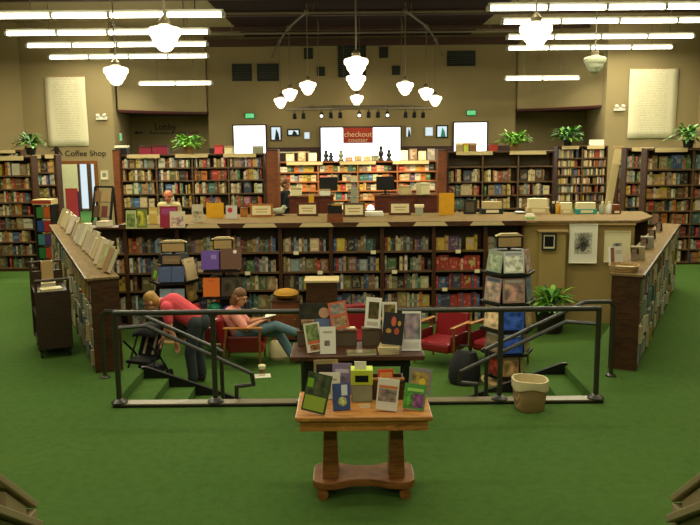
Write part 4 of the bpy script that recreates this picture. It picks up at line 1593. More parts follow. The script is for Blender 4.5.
def disp_y(label, x0, y0, x1, y1, Y, z, col, panels=(), yaw=0.0, lean=0.15, th=0.03, group=GT2, roll=0.0):
    a, c = at_y(x0, y0, Y + 0.03), at_y(x1, y1, Y)
    return cover_book(label, c.x - a.x, (a.z - z) / math.cos(lean), th, ((a.x + c.x) / 2, Y, z), yaw, lean, col, panels, group, roll=roll)


disp_y('large dark photo book with a person in blue, rear left of the dark table', 299, 304, 337, 331, 7.64, zl, (42, 40, 34),
       [('cover_picture', .05, .05, .95, .95, (50, 52, 44), PH), ('blue_shirt', .42, .03, .92, .42, (92, 112, 150), TI), ('face', .52, .44, .80, .84, (196, 150, 120), TI), ('hand_picture', .05, .2, .4, .4, (170, 130, 100), PH)], 0, 0.12)
disp_y('green photo book with orange band leaning at the front left of the dark table', 307, 326, 323, 350, 7.32, UZ, (216, 208, 184),
       [('cover_picture', .12, .38, .92, .95, (120, 136, 84), PH), ('orange_band', .12, .28, .92, .38, (206, 96, 50), TI), ('lower_picture', .25, .06, .85, .25, (150, 100, 60), PH)], R(-8), 0.25, roll=R(-11))
disp_y('white book with a small sketch standing at the front left of the dark table', 320, 328, 336, 350, 7.30, UZ, (228, 222, 206),
       [('sketch', .28, .3, .62, .5, (120, 112, 100), PH), ('title_band', .2, .78, .8, .84, (170, 160, 140), TI)], R(4), 0.18)
disp_y('orange book with two photos on the left display block of the dark table', 332, 304, 350, 330, 7.60, zm, (196, 96, 60),
       [('upper_photo', .1, .55, .9, .93, (150, 140, 130), PH), ('lower_photo', .1, .08, .9, .45, (160, 130, 100), PH)], R(6), 0.2, roll=R(-9))
disp_y('tall white book with a dark photo on the right display block of the dark table', 364, 299, 380, 329, 7.60, zr, (232, 228, 214),
       [('dark_photo', .2, .3, .85, .86, (90, 80, 46), PH), ('title_band', .15, .08, .85, .2, (190, 180, 160), TI)], R(-4), 0.14, roll=R(4))
disp_y('white book with framed photo behind the black orange-marked one on the dark table', 382, 303, 397, 346, 7.56, UZ, (222, 216, 196),
       [('photo', .12, .6, .88, .95, (120, 104, 60), PH)], R(-3), 0.1)
for k in range(3):
    p = Vector((0.36, 7.30, 0))
    nm = ('lowest', 'middle', 'topmost')[k]
    t = thing('book', '%s cream book of the stack under the black orange-marked book on the dark table' % nm, 'book', (0.355 + 0.006 * k, 7.38, UZ + 0.001 + 0.021 * k), R(3 - 4 * k), 'stack of cream books on the dark table')
    mb = MB(); mb.box(-.095, .095, -.10, .10, 0, .003); mb.box(-.095, .095, -.10, .10, .017, .02); mb.box(-.095, -.092, -.10, .10, .003, .017)
    mb.build('cover', 'strip_cream', t)
    mb = MB(); mb.box(-.092, .092, -.097, .097, .003, .017)
    mb.build('page_block', 'page', t)
disp_y('black book with orange round shapes standing on the cream stack of the dark table', 381, 315, 402, 343, 7.34, UZ + 0.064, (28, 26, 26),
       [('balloon_red', .38, .58, .62, .88, (206, 92, 60), TI), ('balloon_gold', .7, .6, .86, .76, (190, 150, 60), TI), ('balloon_low', .16, .35, .42, .5, (190, 130, 60), TI), ('balloon_right', .56, .32, .8, .54, (176, 70, 50), TI)], R(-6), 0.2, roll=R(5))
disp_y('large white book with a grey lilac photo at the right end of the dark table', 402, 313, 421, 346, 7.38, UZ, (226, 222, 212),
       [('photo', .08, .30, .95, .95, (156, 144, 150), PH), ('title_band', .1, .08, .9, .22, (206, 200, 190), TI)], R(-4), 0.18)
t = thing('book', 'photo covered book lying flat at the front centre of the dark table', 'book', (0.10, 7.31, UZ + 0.001), R(2))
mb = MB(); mb.box(-.14, .14, -.06, .06, 0, .003); mb.box(-.14, .14, -.06, .06, .025, .028)
o = mb.build('cover', 'tint', t); o.color = (*lin((120, 110, 70)), 1)
mb = MB(); mb.box(-.137, .137, -.057, .057, .003, .025)
mb.build('page_block', 'page', t)
mb = MB(); mb.box(-.12, .12, -.05, .05, .0282, .0292)
o = mb.build('cover_picture', PH, t); o.color = (*lin((130, 120, 90)), 1)
t = thing('book', 'orange edged open book lying on the left display block of the dark table', 'book', (0.0, 7.66, zm + 0.002), R(8))
t.location.x = at_y(350, 328, 7.66).x
mb = MB(); mb.box(-.055, .055, -.04, .04, 0, .006)
o = mb.build('cover', 'tint', t); o.color = (*lin((200, 90, 60)), 1)
mb = MB(); mb.box(-.05, -.001, -.037, .037, .006, .016); mb.box(.001, .05, -.037, .037, .006, .018)
mb.build('page_block', 'page', t)

# ------------------------------------------------------------------ waste basket
p = on_z(531, 414, 0)
t = thing('wicker_basket', 'square wicker waste basket with cream cloth liner before the railing', 'basket', (p.x + .015, p.y + 0.15, 0), R(12))
t.scale = (.9, .9, .93)


def sq(r, z, e=3.2, n=28, ph=0):
    out = []
    for k in range(n):
        a = 2 * PI * k / n
        c, s = math.cos(a), math.sin(a)
        q = (abs(c) ** e + abs(s) ** e) ** (-1 / e)
        out.append((r * q * c, r * q * s, z))
    return out


def loft(mb, rings, cap0=True, cap1=False):
    n = len(rings[0])
    vs = [v for r_ in rings for v in r_]
    fs = [(i * n + k, i * n + (k + 1) % n, (i + 1) * n + (k + 1) % n, (i + 1) * n + k) for i in range(len(rings) - 1) for k in range(n)]
    if cap0:
        fs.append(tuple(range(n - 1, -1, -1)))
    if cap1:
        fs.append(tuple(range((len(rings) - 1) * n, len(rings) * n)))
    return mb.add(vs, fs)


mb = MB(); loft(mb, [sq(0.135, 0), sq(0.15, 0.02), sq(0.17, 0.2), sq(0.18, 0.33), sq(0.168, 0.33), sq(0.155, 0.19), sq(0.135, 0.03)], True, True)
mb.build('basket_body', 'wicker', t, smooth=True)
def wob(ring, a, ph):
    return [(x, y, z + a * math.sin(3 * math.atan2(y, x) + ph)) for x, y, z in ring]
mb = MB(); loft(mb, [wob(sq(0.186, 0.25), .02, 1), sq(0.189, 0.30), wob(sq(0.186, 0.345), .008, 2), wob(sq(0.166, 0.345), .008, 2), sq(0.16, 0.26), sq(0.15, 0.14), sq(0.12, 0.10)], False, True)
mb.build('liner', 'cloth_white', t, smooth=True)

# ------------------------------------------------------------------ book cart beside the left low bookcase
CA = R(-30)
t = thing('book_cart', 'dark wooden book cart on casters beside the left low bookcase', 'cart', (-3.92, 10.25, 0), R(25))
for y, nm in ((-0.42, 'front_panel'), (0.42, 'rear_panel')):
    mb = MB(); mb.box(-0.21, 0.21, y - 0.015, y + 0.015, 0.12, 1.00 if y > 0 else 0.86)
    mb.build(nm, 'cart_wood', t, bevel=0.004)
for z in (0.15, 0.50, 0.80):
    mb = MB(); mb.box(-0.20, 0.20, -0.404, 0.404, z, z + 0.022)
    mb.build('shelf', 'cart_wood', t)
for y in (-0.42, 0.42):
    mb = MB(); mb.tube([(-0.19, y, 1.002), (-0.19, y, 1.12), (0.19, y, 1.12), (0.19, y, 1.002)], 0.018) if y > 0 else mb.tube([(-0.19, y, 0.862), (-0.19, y, 1.0), (0.19, y, 1.0), (0.19, y, 0.862)], 0.018)
    mb.build('push_handle', 'cart_wood', t, smooth=True)
for sx in (-0.17, 0.17):
    for sy in (-0.36, 0.36):
        mb = MB(); mb.cyl((sx - 0.012, sy, 0.045), (sx + 0.012, sy, 0.045), 0.045, n=14); mb.box(sx - 0.02, sx + 0.02, sy - 0.02, sy + 0.02, 0.085, 0.12)
        mb.cyl((sx + .015, sy, .045), (sx + .015, sy, .10), 0.008, n=6)
        mb.build('caster', 'black', t)
CT = matrix_of(t.location, R(25))
for k, (y, z, L, wd, lab, cc) in enumerate(((-0.25, 0.823, 0.26, 0.05, 'pale book lying on top of the book cart near its front', (206, 190, 140)), (0.18, 0.823, 0.25, 0.06, 'cream book lying on top of the book cart at its far end', (220, 206, 160)))):
    b_ = thing('book', lab, 'book', (0, 0, 0))
    b_.matrix_world = CT @ Matrix.Translation((0, y, z)) @ Matrix.Rotation(R(8 + 80 * k), 4, 'Z')
    mb = MB(); mb.box(-.13, .13, -.09, .09, 0, .004); mb.box(-.13, .13, -.09, .09, wd - .004, wd); mb.box(-.13, .13, -.09, -.086, .004, wd - .004)
    o = mb.build('cover', 'tint', b_); o.color = (*lin(cc), 1)
    mb = MB(); mb.box(-.126, .126, -.086, .086, .004, wd - .004)
    mb.build('page_block', 'page', b_)
b_ = thing('file_box', 'tan open topped file box standing on the far end of the book cart', 'box', (0, 0, 0))
b_.matrix_world = CT @ Matrix.Translation((0.0, 0.20, 0.886))
mb = MB(); mb.box(-.07, .07, -.07, .07, 0, .008)
mb.build('base', 'strip_tan', b_)
mb = MB(); mb.box(-.07, .07, -.07, -.062, .008, .27); mb.box(-.07, .07, .062, .07, .008, .27); mb.box(-.07, -.062, -.062, .062, .008, .27); mb.box(.062, .07, -.062, .062, .008, .27)
mb.build('sides', 'strip_tan', b_)

# ------------------------------------------------------------------ plants
def foliage(parent, n, rad, hgt, ll, lw, mats, seed, droop=0.6, z0=0.0):
    r = random.Random(seed)
    mb = MB()
    for k in range(n):
        mb.mi = r.randrange(len(mats))
        a = r.uniform(0, 2 * PI)
        rr = rad * math.sqrt(r.random())
        el = r.uniform(0.15, 1.2)
        base = Vector((rr * 0.4 * math.cos(a), rr * 0.4 * math.sin(a), z0 + hgt * r.uniform(0, 0.6)))
        d = Vector((math.cos(a) * math.cos(el), math.sin(a) * math.cos(el), math.sin(el)))
        sd = d.cross(Vector((0, 0, 1)))
        sd = sd.normalized() if sd.length > 1e-3 else Vector((1, 0, 0))
        L = ll * r.uniform(0.7, 1.25)
        W_ = lw * r.uniform(0.7, 1.2)
        base += d * rr * 0.5
        pts = []
        for q, ww in ((0, 0.12), (0.35, 1.0), (0.7, 0.8), (1.0, 0.05)):
            c = base + d * L * q - Vector((0, 0, droop * L * q * q))
            pts.append((c - sd * W_ * ww / 2, c + sd * W_ * ww / 2))
        vs = [v for p_ in pts for v in p_]
        mb.add(vs, [(0, 1, 3, 2), (2, 3, 5, 4), (4, 5, 7, 6)])
    return mb.build('foliage', mats, parent)


def pot(parent, r0, r1, h, mat):
    mb = MB(); mb.lathe([(r0, 0), (r1, h), (r1 + 0.012, h), (r1 + 0.012, h - 0.03 * h / 0.3), (r1 - 0.01, h - 0.01), (0.0, h - 0.03)], 20)
    return mb.build('pot', mat, parent, smooth=True)


t = thing('potted_plant', 'leafy green plant in a dark pot on the lounge floor before the tan wall', 'plant', (3.36, 13.15, PIT))
pot(t, 0.20, 0.26, 0.40, 'pot_dark')
foliage(t, 130, 0.26, 0.25, 0.32, 0.075, ['leaf_green', 'leaf_dark', 'leaf_lime'], 5, 0.45, 0.40)
for lab, px, py, Y, zt, rad, hg, ll, mats, sd, pm in (
        ('dark leafy plant on top of the left bookcases beside the poster', 31, 152, 17.95, 2.392, 0.22, 0.3, 0.28, ['leaf_dark', 'leaf_green'], 7, 'pot_dark'),
        ('bright lime green plant on top of the back left bookcase', 189, 155, 18.65, 2.362, 0.30, 0.2, 0.22, ['leaf_lime', 'leaf_lime', 'leaf_green'], 8, 'pot_tan'),
        ('pale green trailing plant on top of the back right bookcase', 514, 150, 18.65, 2.362, 0.30, 0.2, 0.22, ['leaf_lime', 'leaf_green'], 9, 'pot_tan'),
        ('round dark green plant on the back bookcase top under the right niche', 552, 147, 20.75, 2.432, 0.34, 0.25, 0.24, ['leaf_green', 'leaf_dark'], 10, 'pot_dark'),
        ('dark leafy plant in a grey pot on the far right bookcase top', 688, 148, 16.75, 2.432, 0.26, 0.25, 0.28, ['leaf_dark', 'leaf_green'], 12, 'pot_dark')):
    x = at_y(px, py, Y).x
    if sd == 10:
        x = max(x, 5.62)
    t = thing('potted_plant', lab, 'plant', (x, Y, zt))
    pot(t, 0.09, 0.12, 0.16, pm)
    foliage(t, 110 if sd in (7, 12) else 230, rad, hg, ll, 0.075, mats, sd, 0.5, 0.14)

# ------------------------------------------------------------------ armchairs
def armchair(label, loc, rotz, dark=False):
    t = thing('armchair', label, 'armchair', loc, rotz, 'red armchairs in the sunken lounge')
    mb = MB(); mb.box(-0.26, 0.26, -0.30, 0.24, 0.22, 0.37)
    mb.build('seat', 'red_leather', t, bevel=0.045)
    mb = MB()
    T = Matrix.Translation((0, 0.24, 0.29)) @ Matrix.Rotation(R(-14), 4, 'X')
    mb.box(-0.26, 0.26, -0.05, 0.07, 0, 0.46, T)
    mb.build('backrest', 'red_leather', t, bevel=0.04)
    for sx in (-1, 1):
        mb = MB(); mb.box(sx * 0.29 - 0.02, sx * 0.29 + 0.02, -0.27, 0.22, 0.24, 0.48)
        mb.build('side_panel', 'dark_red_leather', t, bevel=0.02)
        mb = MB(); mb.box(sx * 0.30 - 0.03, sx * 0.30 + 0.03, -0.29, 0.27, 0.585, 0.615)
        mb.build('armrest', 'arm_wood', t, bevel=0.012)
        mb = MB(); mb.cyl((sx * 0.325, -0.25, 0.0), (sx * 0.325, -0.25, 0.585), 0.016, 0.02, n=10)
        mb.build('leg', 'oak_dark', t, smooth=True)
        mb = MB(); mb.cyl((sx * 0.325, 0.30, 0.0), (sx * 0.325, 0.22, 0.585), 0.016, 0.02, n=10)
        mb.build('leg', 'oak_dark', t, smooth=True)
    return t


armchair('red armchair in which the woman in the pink shirt sits', (-1.55, 11.42, PIT), R(90))
armchair('red armchair behind the bending person in red', (-2.10, 11.98, PIT), R(80))
armchair('red armchair seen behind the tall white book on the dark table', (0.10, 11.75, PIT), R(20))
armchair('left one of the two red armchairs right of the tables', (1.34, 11.36, PIT), R(-36))
armchair('right one of the two red armchairs, beside the magazine rack', (2.14, 11.28, PIT), R(-42))

# ------------------------------------------------------------------ people
def remesh(mb, name, mats, voxel, parent, sm=4):
    o = mb.build('tmp', mats)
    md = o.modifiers.new('r', 'REMESH')
    md.mode = 'VOXEL'
    md.voxel_size = voxel
    md.use_smooth_shade = True
    m2 = o.modifiers.new('s', 'SMOOTH')
    m2.iterations = sm
    m2.factor = 0.5
    dg = bpy.context.evaluated_depsgraph_get()
    me = bpy.data.meshes.new_from_object(o.evaluated_get(dg))
    me.name = name
    old = o.data
    bpy.data.objects.remove(o)
    bpy.data.meshes.remove(old)
    n = bpy.data.objects.new(name, me)
    COL.objects.link(n)
    n.parent = parent
    return n


def cap(mb, p0, r0, p1, r1):
    mb.cyl(p0, p1, r0, r1, n=14)
    mb.ball(p0, r0, 8, 14)
    mb.ball(p1, r1, 8, 14)


def person(label, loc, rotz, J, shirt, trousers, hair, skin='skin', sleeve=0.55, long_hair=False, bald=False, tw=0.13):
    """J: joints in local metres; faces local -y unless J['face'] says otherwise"""
    V = {k: (Vector(v) if not isinstance(v, list) else [Vector(q) for q in v]) for k, v in J.items()}
    fd = V.get('face', Vector((0, -1, 0))).normalized()
    upv = V.get('up', Vector((0, 0, 1)))
    upv = (upv - fd * upv.dot(fd)).normalized()
    sd = fd.cross(upv)
    t = thing('person', label, 'person', loc, rotz)
    hp, ch, nk, hd = V['hip'], V['chest'], V['neck'], V['head']
    b_ = MB()
    cap(b_, hp, tw, ch, tw * 1.06)
    cap(b_, V['shoulder'][0], 0.065, V['shoulder'][1], 0.065)
    cap(b_, ch, tw * 0.9, nk, 0.055)
    cap(b_, nk, 0.05, hd - upv * 0.05 - fd * 0.01, 0.052)
    b_.ball(hd + upv * 0.035 - fd * 0.012, 0.092, 10, 16)
    b_.ball(hd - upv * 0.035 + fd * 0.02, 0.068, 10, 16)
    b_.ball(hd - upv * 0.075 + fd * 0.045, 0.036, 8, 12)
    cap(b_, hd + fd * 0.085 + upv * 0.015, 0.010, hd + fd * 0.104 - upv * 0.018, 0.014)       # nose
    for s_ in (-1, 1):
        b_.ball(hd + sd * s_ * 0.088 - fd * 0.01, 0.022, 6, 10, (1, 1, 1.3))
        b_.ball(hd + sd * s_ * 0.036 + fd * 0.078 + upv * 0.036, 0.016, 6, 10)               # brow
    for k in (0, 1):
        sh, el, wr, hn = V['shoulder'][k], V['elbow'][k], V['wrist'][k], V['hand'][k]
        cap(b_, sh, 0.056, el, 0.040)
        cap(b_, el, 0.040, wr, 0.027)
        hdv = (hn - wr).normalized()
        side_ = hdv.cross(Vector((0.2, 0.3, 1))).normalized()
        pn = side_.cross(hdv).normalized()
        cap(b_, wr, 0.026, wr + hdv * 0.03, 0.024)
        for q in (-1.5, -0.5, 0.5, 1.5):
            kn = wr + hdv * 0.085 + side_ * q * 0.021
            cap(b_, wr + hdv * 0.02 + side_ * q * 0.012, 0.017, kn, 0.0115)
            L = (0.030, 0.040, 0.038, 0.028)[int(q + 1.5)]
            m_ = kn + hdv * L - pn * 0.008
            cap(b_, kn, 0.0105, m_, 0.0095)
            cap(b_, m_, 0.0095, m_ + hdv * L * 0.6 - pn * 0.022, 0.008)
        th = wr + hdv * 0.03 - side_ * 0.022
        cap(b_, th, 0.014, th + hdv * 0.03 - side_ * 0.028, 0.011)
        cap(b_, th + hdv * 0.03 - side_ * 0.028, 0.011, th + hdv * 0.06 - side_ * 0.03 - pn * 0.012, 0.009)
        cap(b_, V['hipj'][k], 0.088, V['knee'][k], 0.058)
        cap(b_, V['knee'][k], 0.056, V['ankle'][k], 0.038)
        cap(b_, V['ankle'][k] - Vector((0, 0, 0.02)), 0.036, V['toe'][k], 0.028)
    remesh(b_, 'body', skin, 0.008, t, 2)
    g = MB()
    cap(g, hp, tw + 0.016, ch, tw * 1.06 + 0.018)
    cap(g, V['shoulder'][0], 0.082, V['shoulder'][1], 0.082)
    cap(g, ch, tw * 0.9 + 0.016, nk - (nk - ch) * 0.25, 0.072)
    for k in (0, 1):
        sh, el, wr = V['shoulder'][k], V['elbow'][k], V['wrist'][k]
        if sleeve <= 1:
            e = sh + (el - sh) * sleeve
            cap(g, sh, 0.078, e, 0.064)
        else:
            cap(g, sh, 0.078, el, 0.058)
            cap(g, el, 0.058, wr, 0.042)
    remesh(g, 'shirt', shirt, 0.012, t, 4)
    g = MB()
    cap(g, hp - (ch - hp) * 0.1, tw + 0.014, hp + (ch - hp) * 0.12, tw + 0.013)
    for k in (0, 1):
        cap(g, V['hipj'][k], 0.106, V['knee'][k], 0.076)
        cap(g, V['knee'][k], 0.076, V['ankle'][k] + (V['knee'][k] - V['ankle'][k]) * 0.1, 0.066)
    remesh(g, 'trousers', trousers, 0.012, t, 4)
    for k in (0, 1):
        g = MB()
        cap(g, V['ankle'][k] - Vector((0, 0, 0.03)), 0.047, V['toe'][k], 0.04)
        g.ball(V['ankle'][k] - Vector((0, 0, 0.045)), 0.045, 8, 12)
        remesh(g, 'shoe', 'shoe_dark', 0.01, t, 2)
    g = MB()
    if bald:
        for q in range(9):
            a = R(-100 + 25 * q)
            g.ball(hd - fd * 0.075 * math.cos(a) + sd * 0.085 * math.sin(a) + upv * 0.01, 0.028, 6, 10)
    else:
        g.ball(hd + upv * 0.055 - fd * 0.022, 0.098, 10, 16)
        g.ball(hd + upv * 0.0 - fd * 0.045, 0.085, 10, 16)
        if long_hair:
            for s_ in (-1, 1):
                cap(g, hd + sd * s_ * 0.07 - fd * 0.03, 0.045, hd + sd * s_ * 0.078 - fd * 0.03 - upv * 0.085, 0.04)
            cap(g, hd - fd * 0.07, 0.06, hd - fd * 0.08 - upv * 0.10, 0.05)
    remesh(g, 'hair', hair, 0.01, t, 3)
    for s_ in (-1, 1):
        g = MB(); g.ball(hd + sd * s_ * 0.034 + fd * 0.081 + upv * 0.016, 0.011, 6, 10)
        g.build('eye', 'eye_dark', t, smooth=True)
    g = MB(); g.ball(hd + fd * 0.079 - upv * 0.058, 0.016, 6, 10, (1, 1, 0.5))
    g.build('mouth', 'lip', t, smooth=True)
    return t


# bending over, facing the picture's left
person('person in red t-shirt and dark trousers bending over a stroller beside the left steps', (-2.17, 10.45, PIT), 0, dict(
    face=(-0.85, -0.1, -0.5), up=(-0.5, 0, 0.85), hip=(0.12, 0, 0.88), chest=(-0.19, 0, 1.10), neck=(-0.36, 0, 1.14), head=(-0.48, -0.02, 1.13),
    shoulder=[(-0.25, -0.17, 1.09), (-0.25, 0.17, 1.09)], elbow=[(-0.20, -0.21, 0.81), (-0.30, 0.18, 0.82)], wrist=[(-0.13, -0.17, 0.63), (-0.38, 0.10, 0.62)],
    hand=[(-0.12, -0.16, 0.53), (-0.42, 0.08, 0.53)], hipj=[(0.11, -0.095, 0.86), (0.11, 0.095, 0.86)], knee=[(0.03, -0.11, 0.47), (0.10, 0.10, 0.47)],
    ankle=[(0.06, -0.11, 0.09), (0.14, 0.11, 0.09)], toe=[(-0.11, -0.13, 0.04), (-0.03, 0.12, 0.04)]), 'shirt_red', 'trousers_dark', 'hair_blond', sleeve=0.6)
# seated reader
person('woman in pink shirt and jeans sitting cross-legged in a red armchair with a book', (-1.50, 11.40, PIT), 0, dict(
    face=(0.9, -0.25, -0.35), up=(0.3, 0, 0.95), hip=(-0.12, 0, 0.495), chest=(-0.22, 0, 0.72), neck=(-0.17, 0, 0.88), head=(-0.10, -0.02, 0.99),
    shoulder=[(-0.18, -0.15, 0.775), (-0.20, 0.15, 0.775)], elbow=[(0.0, -0.22, 0.57), (-0.02, 0.20, 0.57)], wrist=[(0.19, -0.10, 0.65), (0.20, 0.10, 0.65)],
    hand=[(0.29, -0.07, 0.68), (0.29, 0.07, 0.68)], hipj=[(-0.08, -0.09, 0.465), (-0.08, 0.09, 0.465)], knee=[(0.40, -0.06, 0.585), (0.42, 0.08, 0.47)],
    ankle=[(0.72, -0.06, 0.47), (0.64, 0.04, 0.10)], toe=[(0.88, -0.08, 0.48), (0.80, -0.02, 0.04)]), 'shirt_pink', 'jeans', 'hair_brown', sleeve=0.8, long_hair=True, tw=0.125)
t = thing('open_book', 'open white paged book held by the seated woman', 'book', (-1.17, 11.40, PIT + 0.695), R(-90))
for s_ in (-1, 1):
    mb = MB()
    T = Matrix.Rotation(R(s_ * -16), 4, 'Y') @ Matrix.Rotation(R(14), 4, 'X')
    xa, xb = sorted((0.002 * s_, 0.11 * s_))
    mb.box(xa, xb, -0.08, 0.08, 0, 0.012, T)
    mb.build('page_block', 'white_paper', t)
    mb = MB(); mb.box(xa, xb, -0.083, 0.083, -0.004, 0.0, T)
    mb.build('cover', 'dark_wood', t)


def standing(face=(0, -1, 0), lean=0.0, arms='down', h=1.0):
    f = Vector(face).normalized()
    s = f.cross(Vector((0, 0, 1)))
    z = Vector((0, 0, 1))
    P = lambda a, b_, c: tuple(f * (a + lean * max(0, c - 0.9)) + s * b_ + z * c * h)
    fw = 0.28 if arms == 'fwd' else 0.04
    wz = 1.05 if arms == 'fwd' else 0.82
    return dict(face=tuple(f - z * 0.25), hip=P(0, 0, .95), chest=P(0, 0, 1.27), neck=P(0, 0, 1.47), head=P(0.03, 0, 1.585),
                shoulder=[P(0, -.17, 1.38), P(0, .17, 1.38)], elbow=[P(.0, -.22, 1.10), P(.0, .22, 1.10)], wrist=[P(fw, -.18, wz), P(fw, .18, wz)],
                hand=[P(fw + .1 if arms == 'fwd' else fw, -.16, wz - (.02 if arms == 'fwd' else .1)), P(fw + .1 if arms == 'fwd' else fw, .16, wz - (.02 if arms == 'fwd' else .1))],
                hipj=[P(0, -.095, .92), P(0, .095, .92)], knee=[P(.02, -.10, .50), P(.02, .10, .50)], ankle=[P(-.02, -.10, .09), P(-.02, .10, .09)], toe=[P(.14, -.11, .04), P(.14, .11, .04)])


x = at_y(169, 195, 16.7).x
person('balding man in a cream shirt standing behind the counter at left', (x, 16.75, 0), 0, standing((0, -1, 0), 0.15, 'fwd', 0.97), 'shirt_cream', 'trousers_dark', 'hair_brown', 'skin_ruddy', sleeve=1.5, bald=True)
x = at_y(284, 190, 19.3).x
person('person in dark clothes standing at the left end of the checkout', (x + .02, 19.30, 0), 0, standing((1, -0.25, 0), 0.0, 'fwd', 1.0), 'dark_clothes', 'dark_clothes', 'hair_brown', sleeve=1.5)

# ------------------------------------------------------------------ lounge bits
t = thing('stroller', 'black folding stroller with pale straps before the bending person', 'stroller', (-2.78, 10.50, PIT), R(-20))
mb = MB()
for sx in (-0.19, 0.19):
    mb.tube([(sx, 0.30, 0.86), (sx, 0.22, 0.80), (sx, -0.22, 0.10)], 0.014)
    mb.tube([(sx, -0.20, 0.62), (sx, 0.02, 0.42), (sx, 0.26, 0.10)], 0.014)
mb.tube([(-0.19, 0.30, 0.86), (0.19, 0.30, 0.86)], 0.014)
mb.build('frame', 'black', t, smooth=True)
mb = MB()
T = Matrix.Translation((0, 0.08, 0.36)) @ Matrix.Rotation(R(-28), 4, 'X')
mb.box(-0.17, 0.17, -0.03, 0.03, 0, 0.46, T)
mb.box(-0.17, 0.17, -0.22, 0.10, 0.32, 0.37)
mb.build('seat', 'black_fabric', t, bevel=0.02)
mb = MB()
n = 8
vs = []
for k in range(n + 1):
    a = PI * 0.15 + PI * 0.55 * k / n
    for x in (-0.18, -0.09, 0, 0.09, 0.18):
        vs.append((x, 0.20 - 0.30 * math.cos(a) * (1 - 0.6 * (x / .18) ** 2 * 0.2), 0.56 + 0.26 * math.sin(a) * (1 - (x / 0.18) ** 2 * 0.25)))
mb.add(vs, [(k * 5 + q, k * 5 + q + 1, k * 5 + q + 6, k * 5 + q + 5) for k in range(n) for q in range(4)])
o = mb.build('canopy', 'black_fabric', t, smooth=True)
md = o.modifiers.new('t', 'SOLIDIFY'); md.thickness = 0.012
for sx in (-0.07, 0.07):
    mb = MB(); mb.box(sx - 0.018, sx + 0.018, -0.036, -0.0305, 0.02, 0.44, T)
    mb.build('strap', 'cloth_white', t)
mb = MB(); mb.box(-0.16, 0.16, 0.02, 0.26, 0.12, 0.24)
mb.build('under_basket', 'black_fabric', t, bevel=0.03)
for sx in (-0.19, 0.19):
    for y in (-0.22, 0.26):
        mb = MB(); mb.cyl((sx - 0.02, y, 0.075), (sx + 0.02, y, 0.075), 0.075, n=16)
        mb.build('wheel', 'black', t, smooth=True)

p = on_z(262, 376, PIT)
t = thing('paper_napkin', 'white square paper lying on the lounge floor under the coffee cup', 'paper', (p.x + 0.01, p.y, PIT), R(10))
mb = MB(); mb.box(-0.11, 0.11, -0.09, 0.09, 0.0005, 0.004)
mb.build('sheet', 'white_paper', t)
t = thing('coffee_cup', 'paper coffee cup with pale lid and brown sleeve on the lounge floor', 'cup', (p.x, p.y + 0.02, PIT + 0.004))
mb = MB(); mb.lathe([(0.034, 0), (0.036, 0.004), (0.049, 0.13)], 18)
mb.build('cup', 'white_paper', t, smooth=True)
mb = MB(); mb.lathe([(0.041, 0.035), (0.0425, 0.035), (0.049, 0.095), (0.047, 0.095)], 18)
mb.build('sleeve', 'cup_brown', t, smooth=True)
mb = MB(); mb.lathe([(0.053, 0.128), (0.054, 0.14), (0.046, 0.152), (0.044, 0.146), (0.0, 0.146)], 18)
mb.build('lid', 'lid_cream', t, smooth=True)
p = on_z(279, 366, PIT)
t = thing('shopping_bag', 'white cloth shopping bag slumped on the floor under the seated woman', 'bag', (p.x - 0.03, 11.68, PIT), R(8))
t.scale = (.85, .85, .85)
mb = MB(); loft(mb, [sq(0.16, 0.0, 2.6), sq(0.19, 0.06, 2.6), [(x * 0.95, y * 0.75, z) for x, y, z in sq(0.18, 0.2, 2.5)], [(x * 0.9, y * 0.3, z + 0.02 * math.sin(5 * x * 9)) for x, y, z in sq(0.17, 0.31, 2.4)]], True, True)
mb.build('sack', 'cloth_white', t, smooth=True)
mb = MB(); mb.tube([(-0.07, 0, 0.29), (-0.05, 0, 0.37), (0.03, 0, 0.38), (0.06, 0, 0.29)], 0.008)
mb.build('handle', 'cloth_white', t, smooth=True)
t = thing('black_bag', 'large black bag slumped before the right armchair near the right handrail', 'bag', (1.53, 10.42, PIT), R(-20))
t.scale = (.85, .85, .95)
mb = MB(); loft(mb, [sq(0.22, 0, 2.8), sq(0.25, 0.08, 2.8), [(x, y * .85, z) for x, y, z in sq(0.24, 0.28, 2.6)], [(x * .9, y * .55, z + 0.03 * math.sin(8 * x)) for x, y, z in sq(0.2, 0.42, 2.4)], [(x * .7, y * .3, z) for x, y, z in sq(0.18, 0.46, 2.2)]], True, True)
mb.build('sack', 'black_fabric', t, smooth=True)
mb = MB(); mb.tube([(-0.1, 0, 0.44), (-0.06, -0.04, 0.54), (0.06, -0.04, 0.54), (0.1, 0, 0.44)], 0.012)
mb.build('strap', 'black', t, smooth=True)
# side cabinet with yellow cushion, lectern
a = at_y(272, 303, 12.6); c = at_y(299, 303, 12.6)
t = thing('side_cabinet', 'small brown cabinet behind the seated woman with a yellow cushion on it', 'cabinet', ((a.x + c.x) / 2, 12.8, PIT))
w = c.x - a.x
mb = MB(); mb.box(-w / 2, w / 2, -0.2, 0.2, 0.05, 0.66)
mb.build('body', 'rust_wood', t)
mb = MB(); mb.box(-w / 2 - .015, w / 2 + .015, -0.215, 0.215, 0.66, 0.685)
mb.build('top_board', 'dark_wood', t)
mb = MB(); mb.box(-w / 2 + .03, w / 2 - .03, -0.215, -0.2005, 0.1, 0.62)
d_ = mb.build('door', 'rust_wood', t)
mb = MB(); mb.ball((w / 2 - .07, -0.225, 0.38), 0.014)
mb.build('knob', 'steel', d_, smooth=True)
mb = MB(); mb.box(-w / 2 + .02, w / 2 - .02, -0.17, 0.18, 0, 0.05)
mb.build('plinth', 'black', t)
t = thing('cushion', 'mustard yellow cushion lying on the small brown cabinet', 'cushion', ((a.x + c.x) / 2, 12.78, PIT + 0.687), R(-14))
mb = MB(); mb.ball((0, 0, 0.085), 0.085, 8, 18, (2.5, 2.1, 1.0))
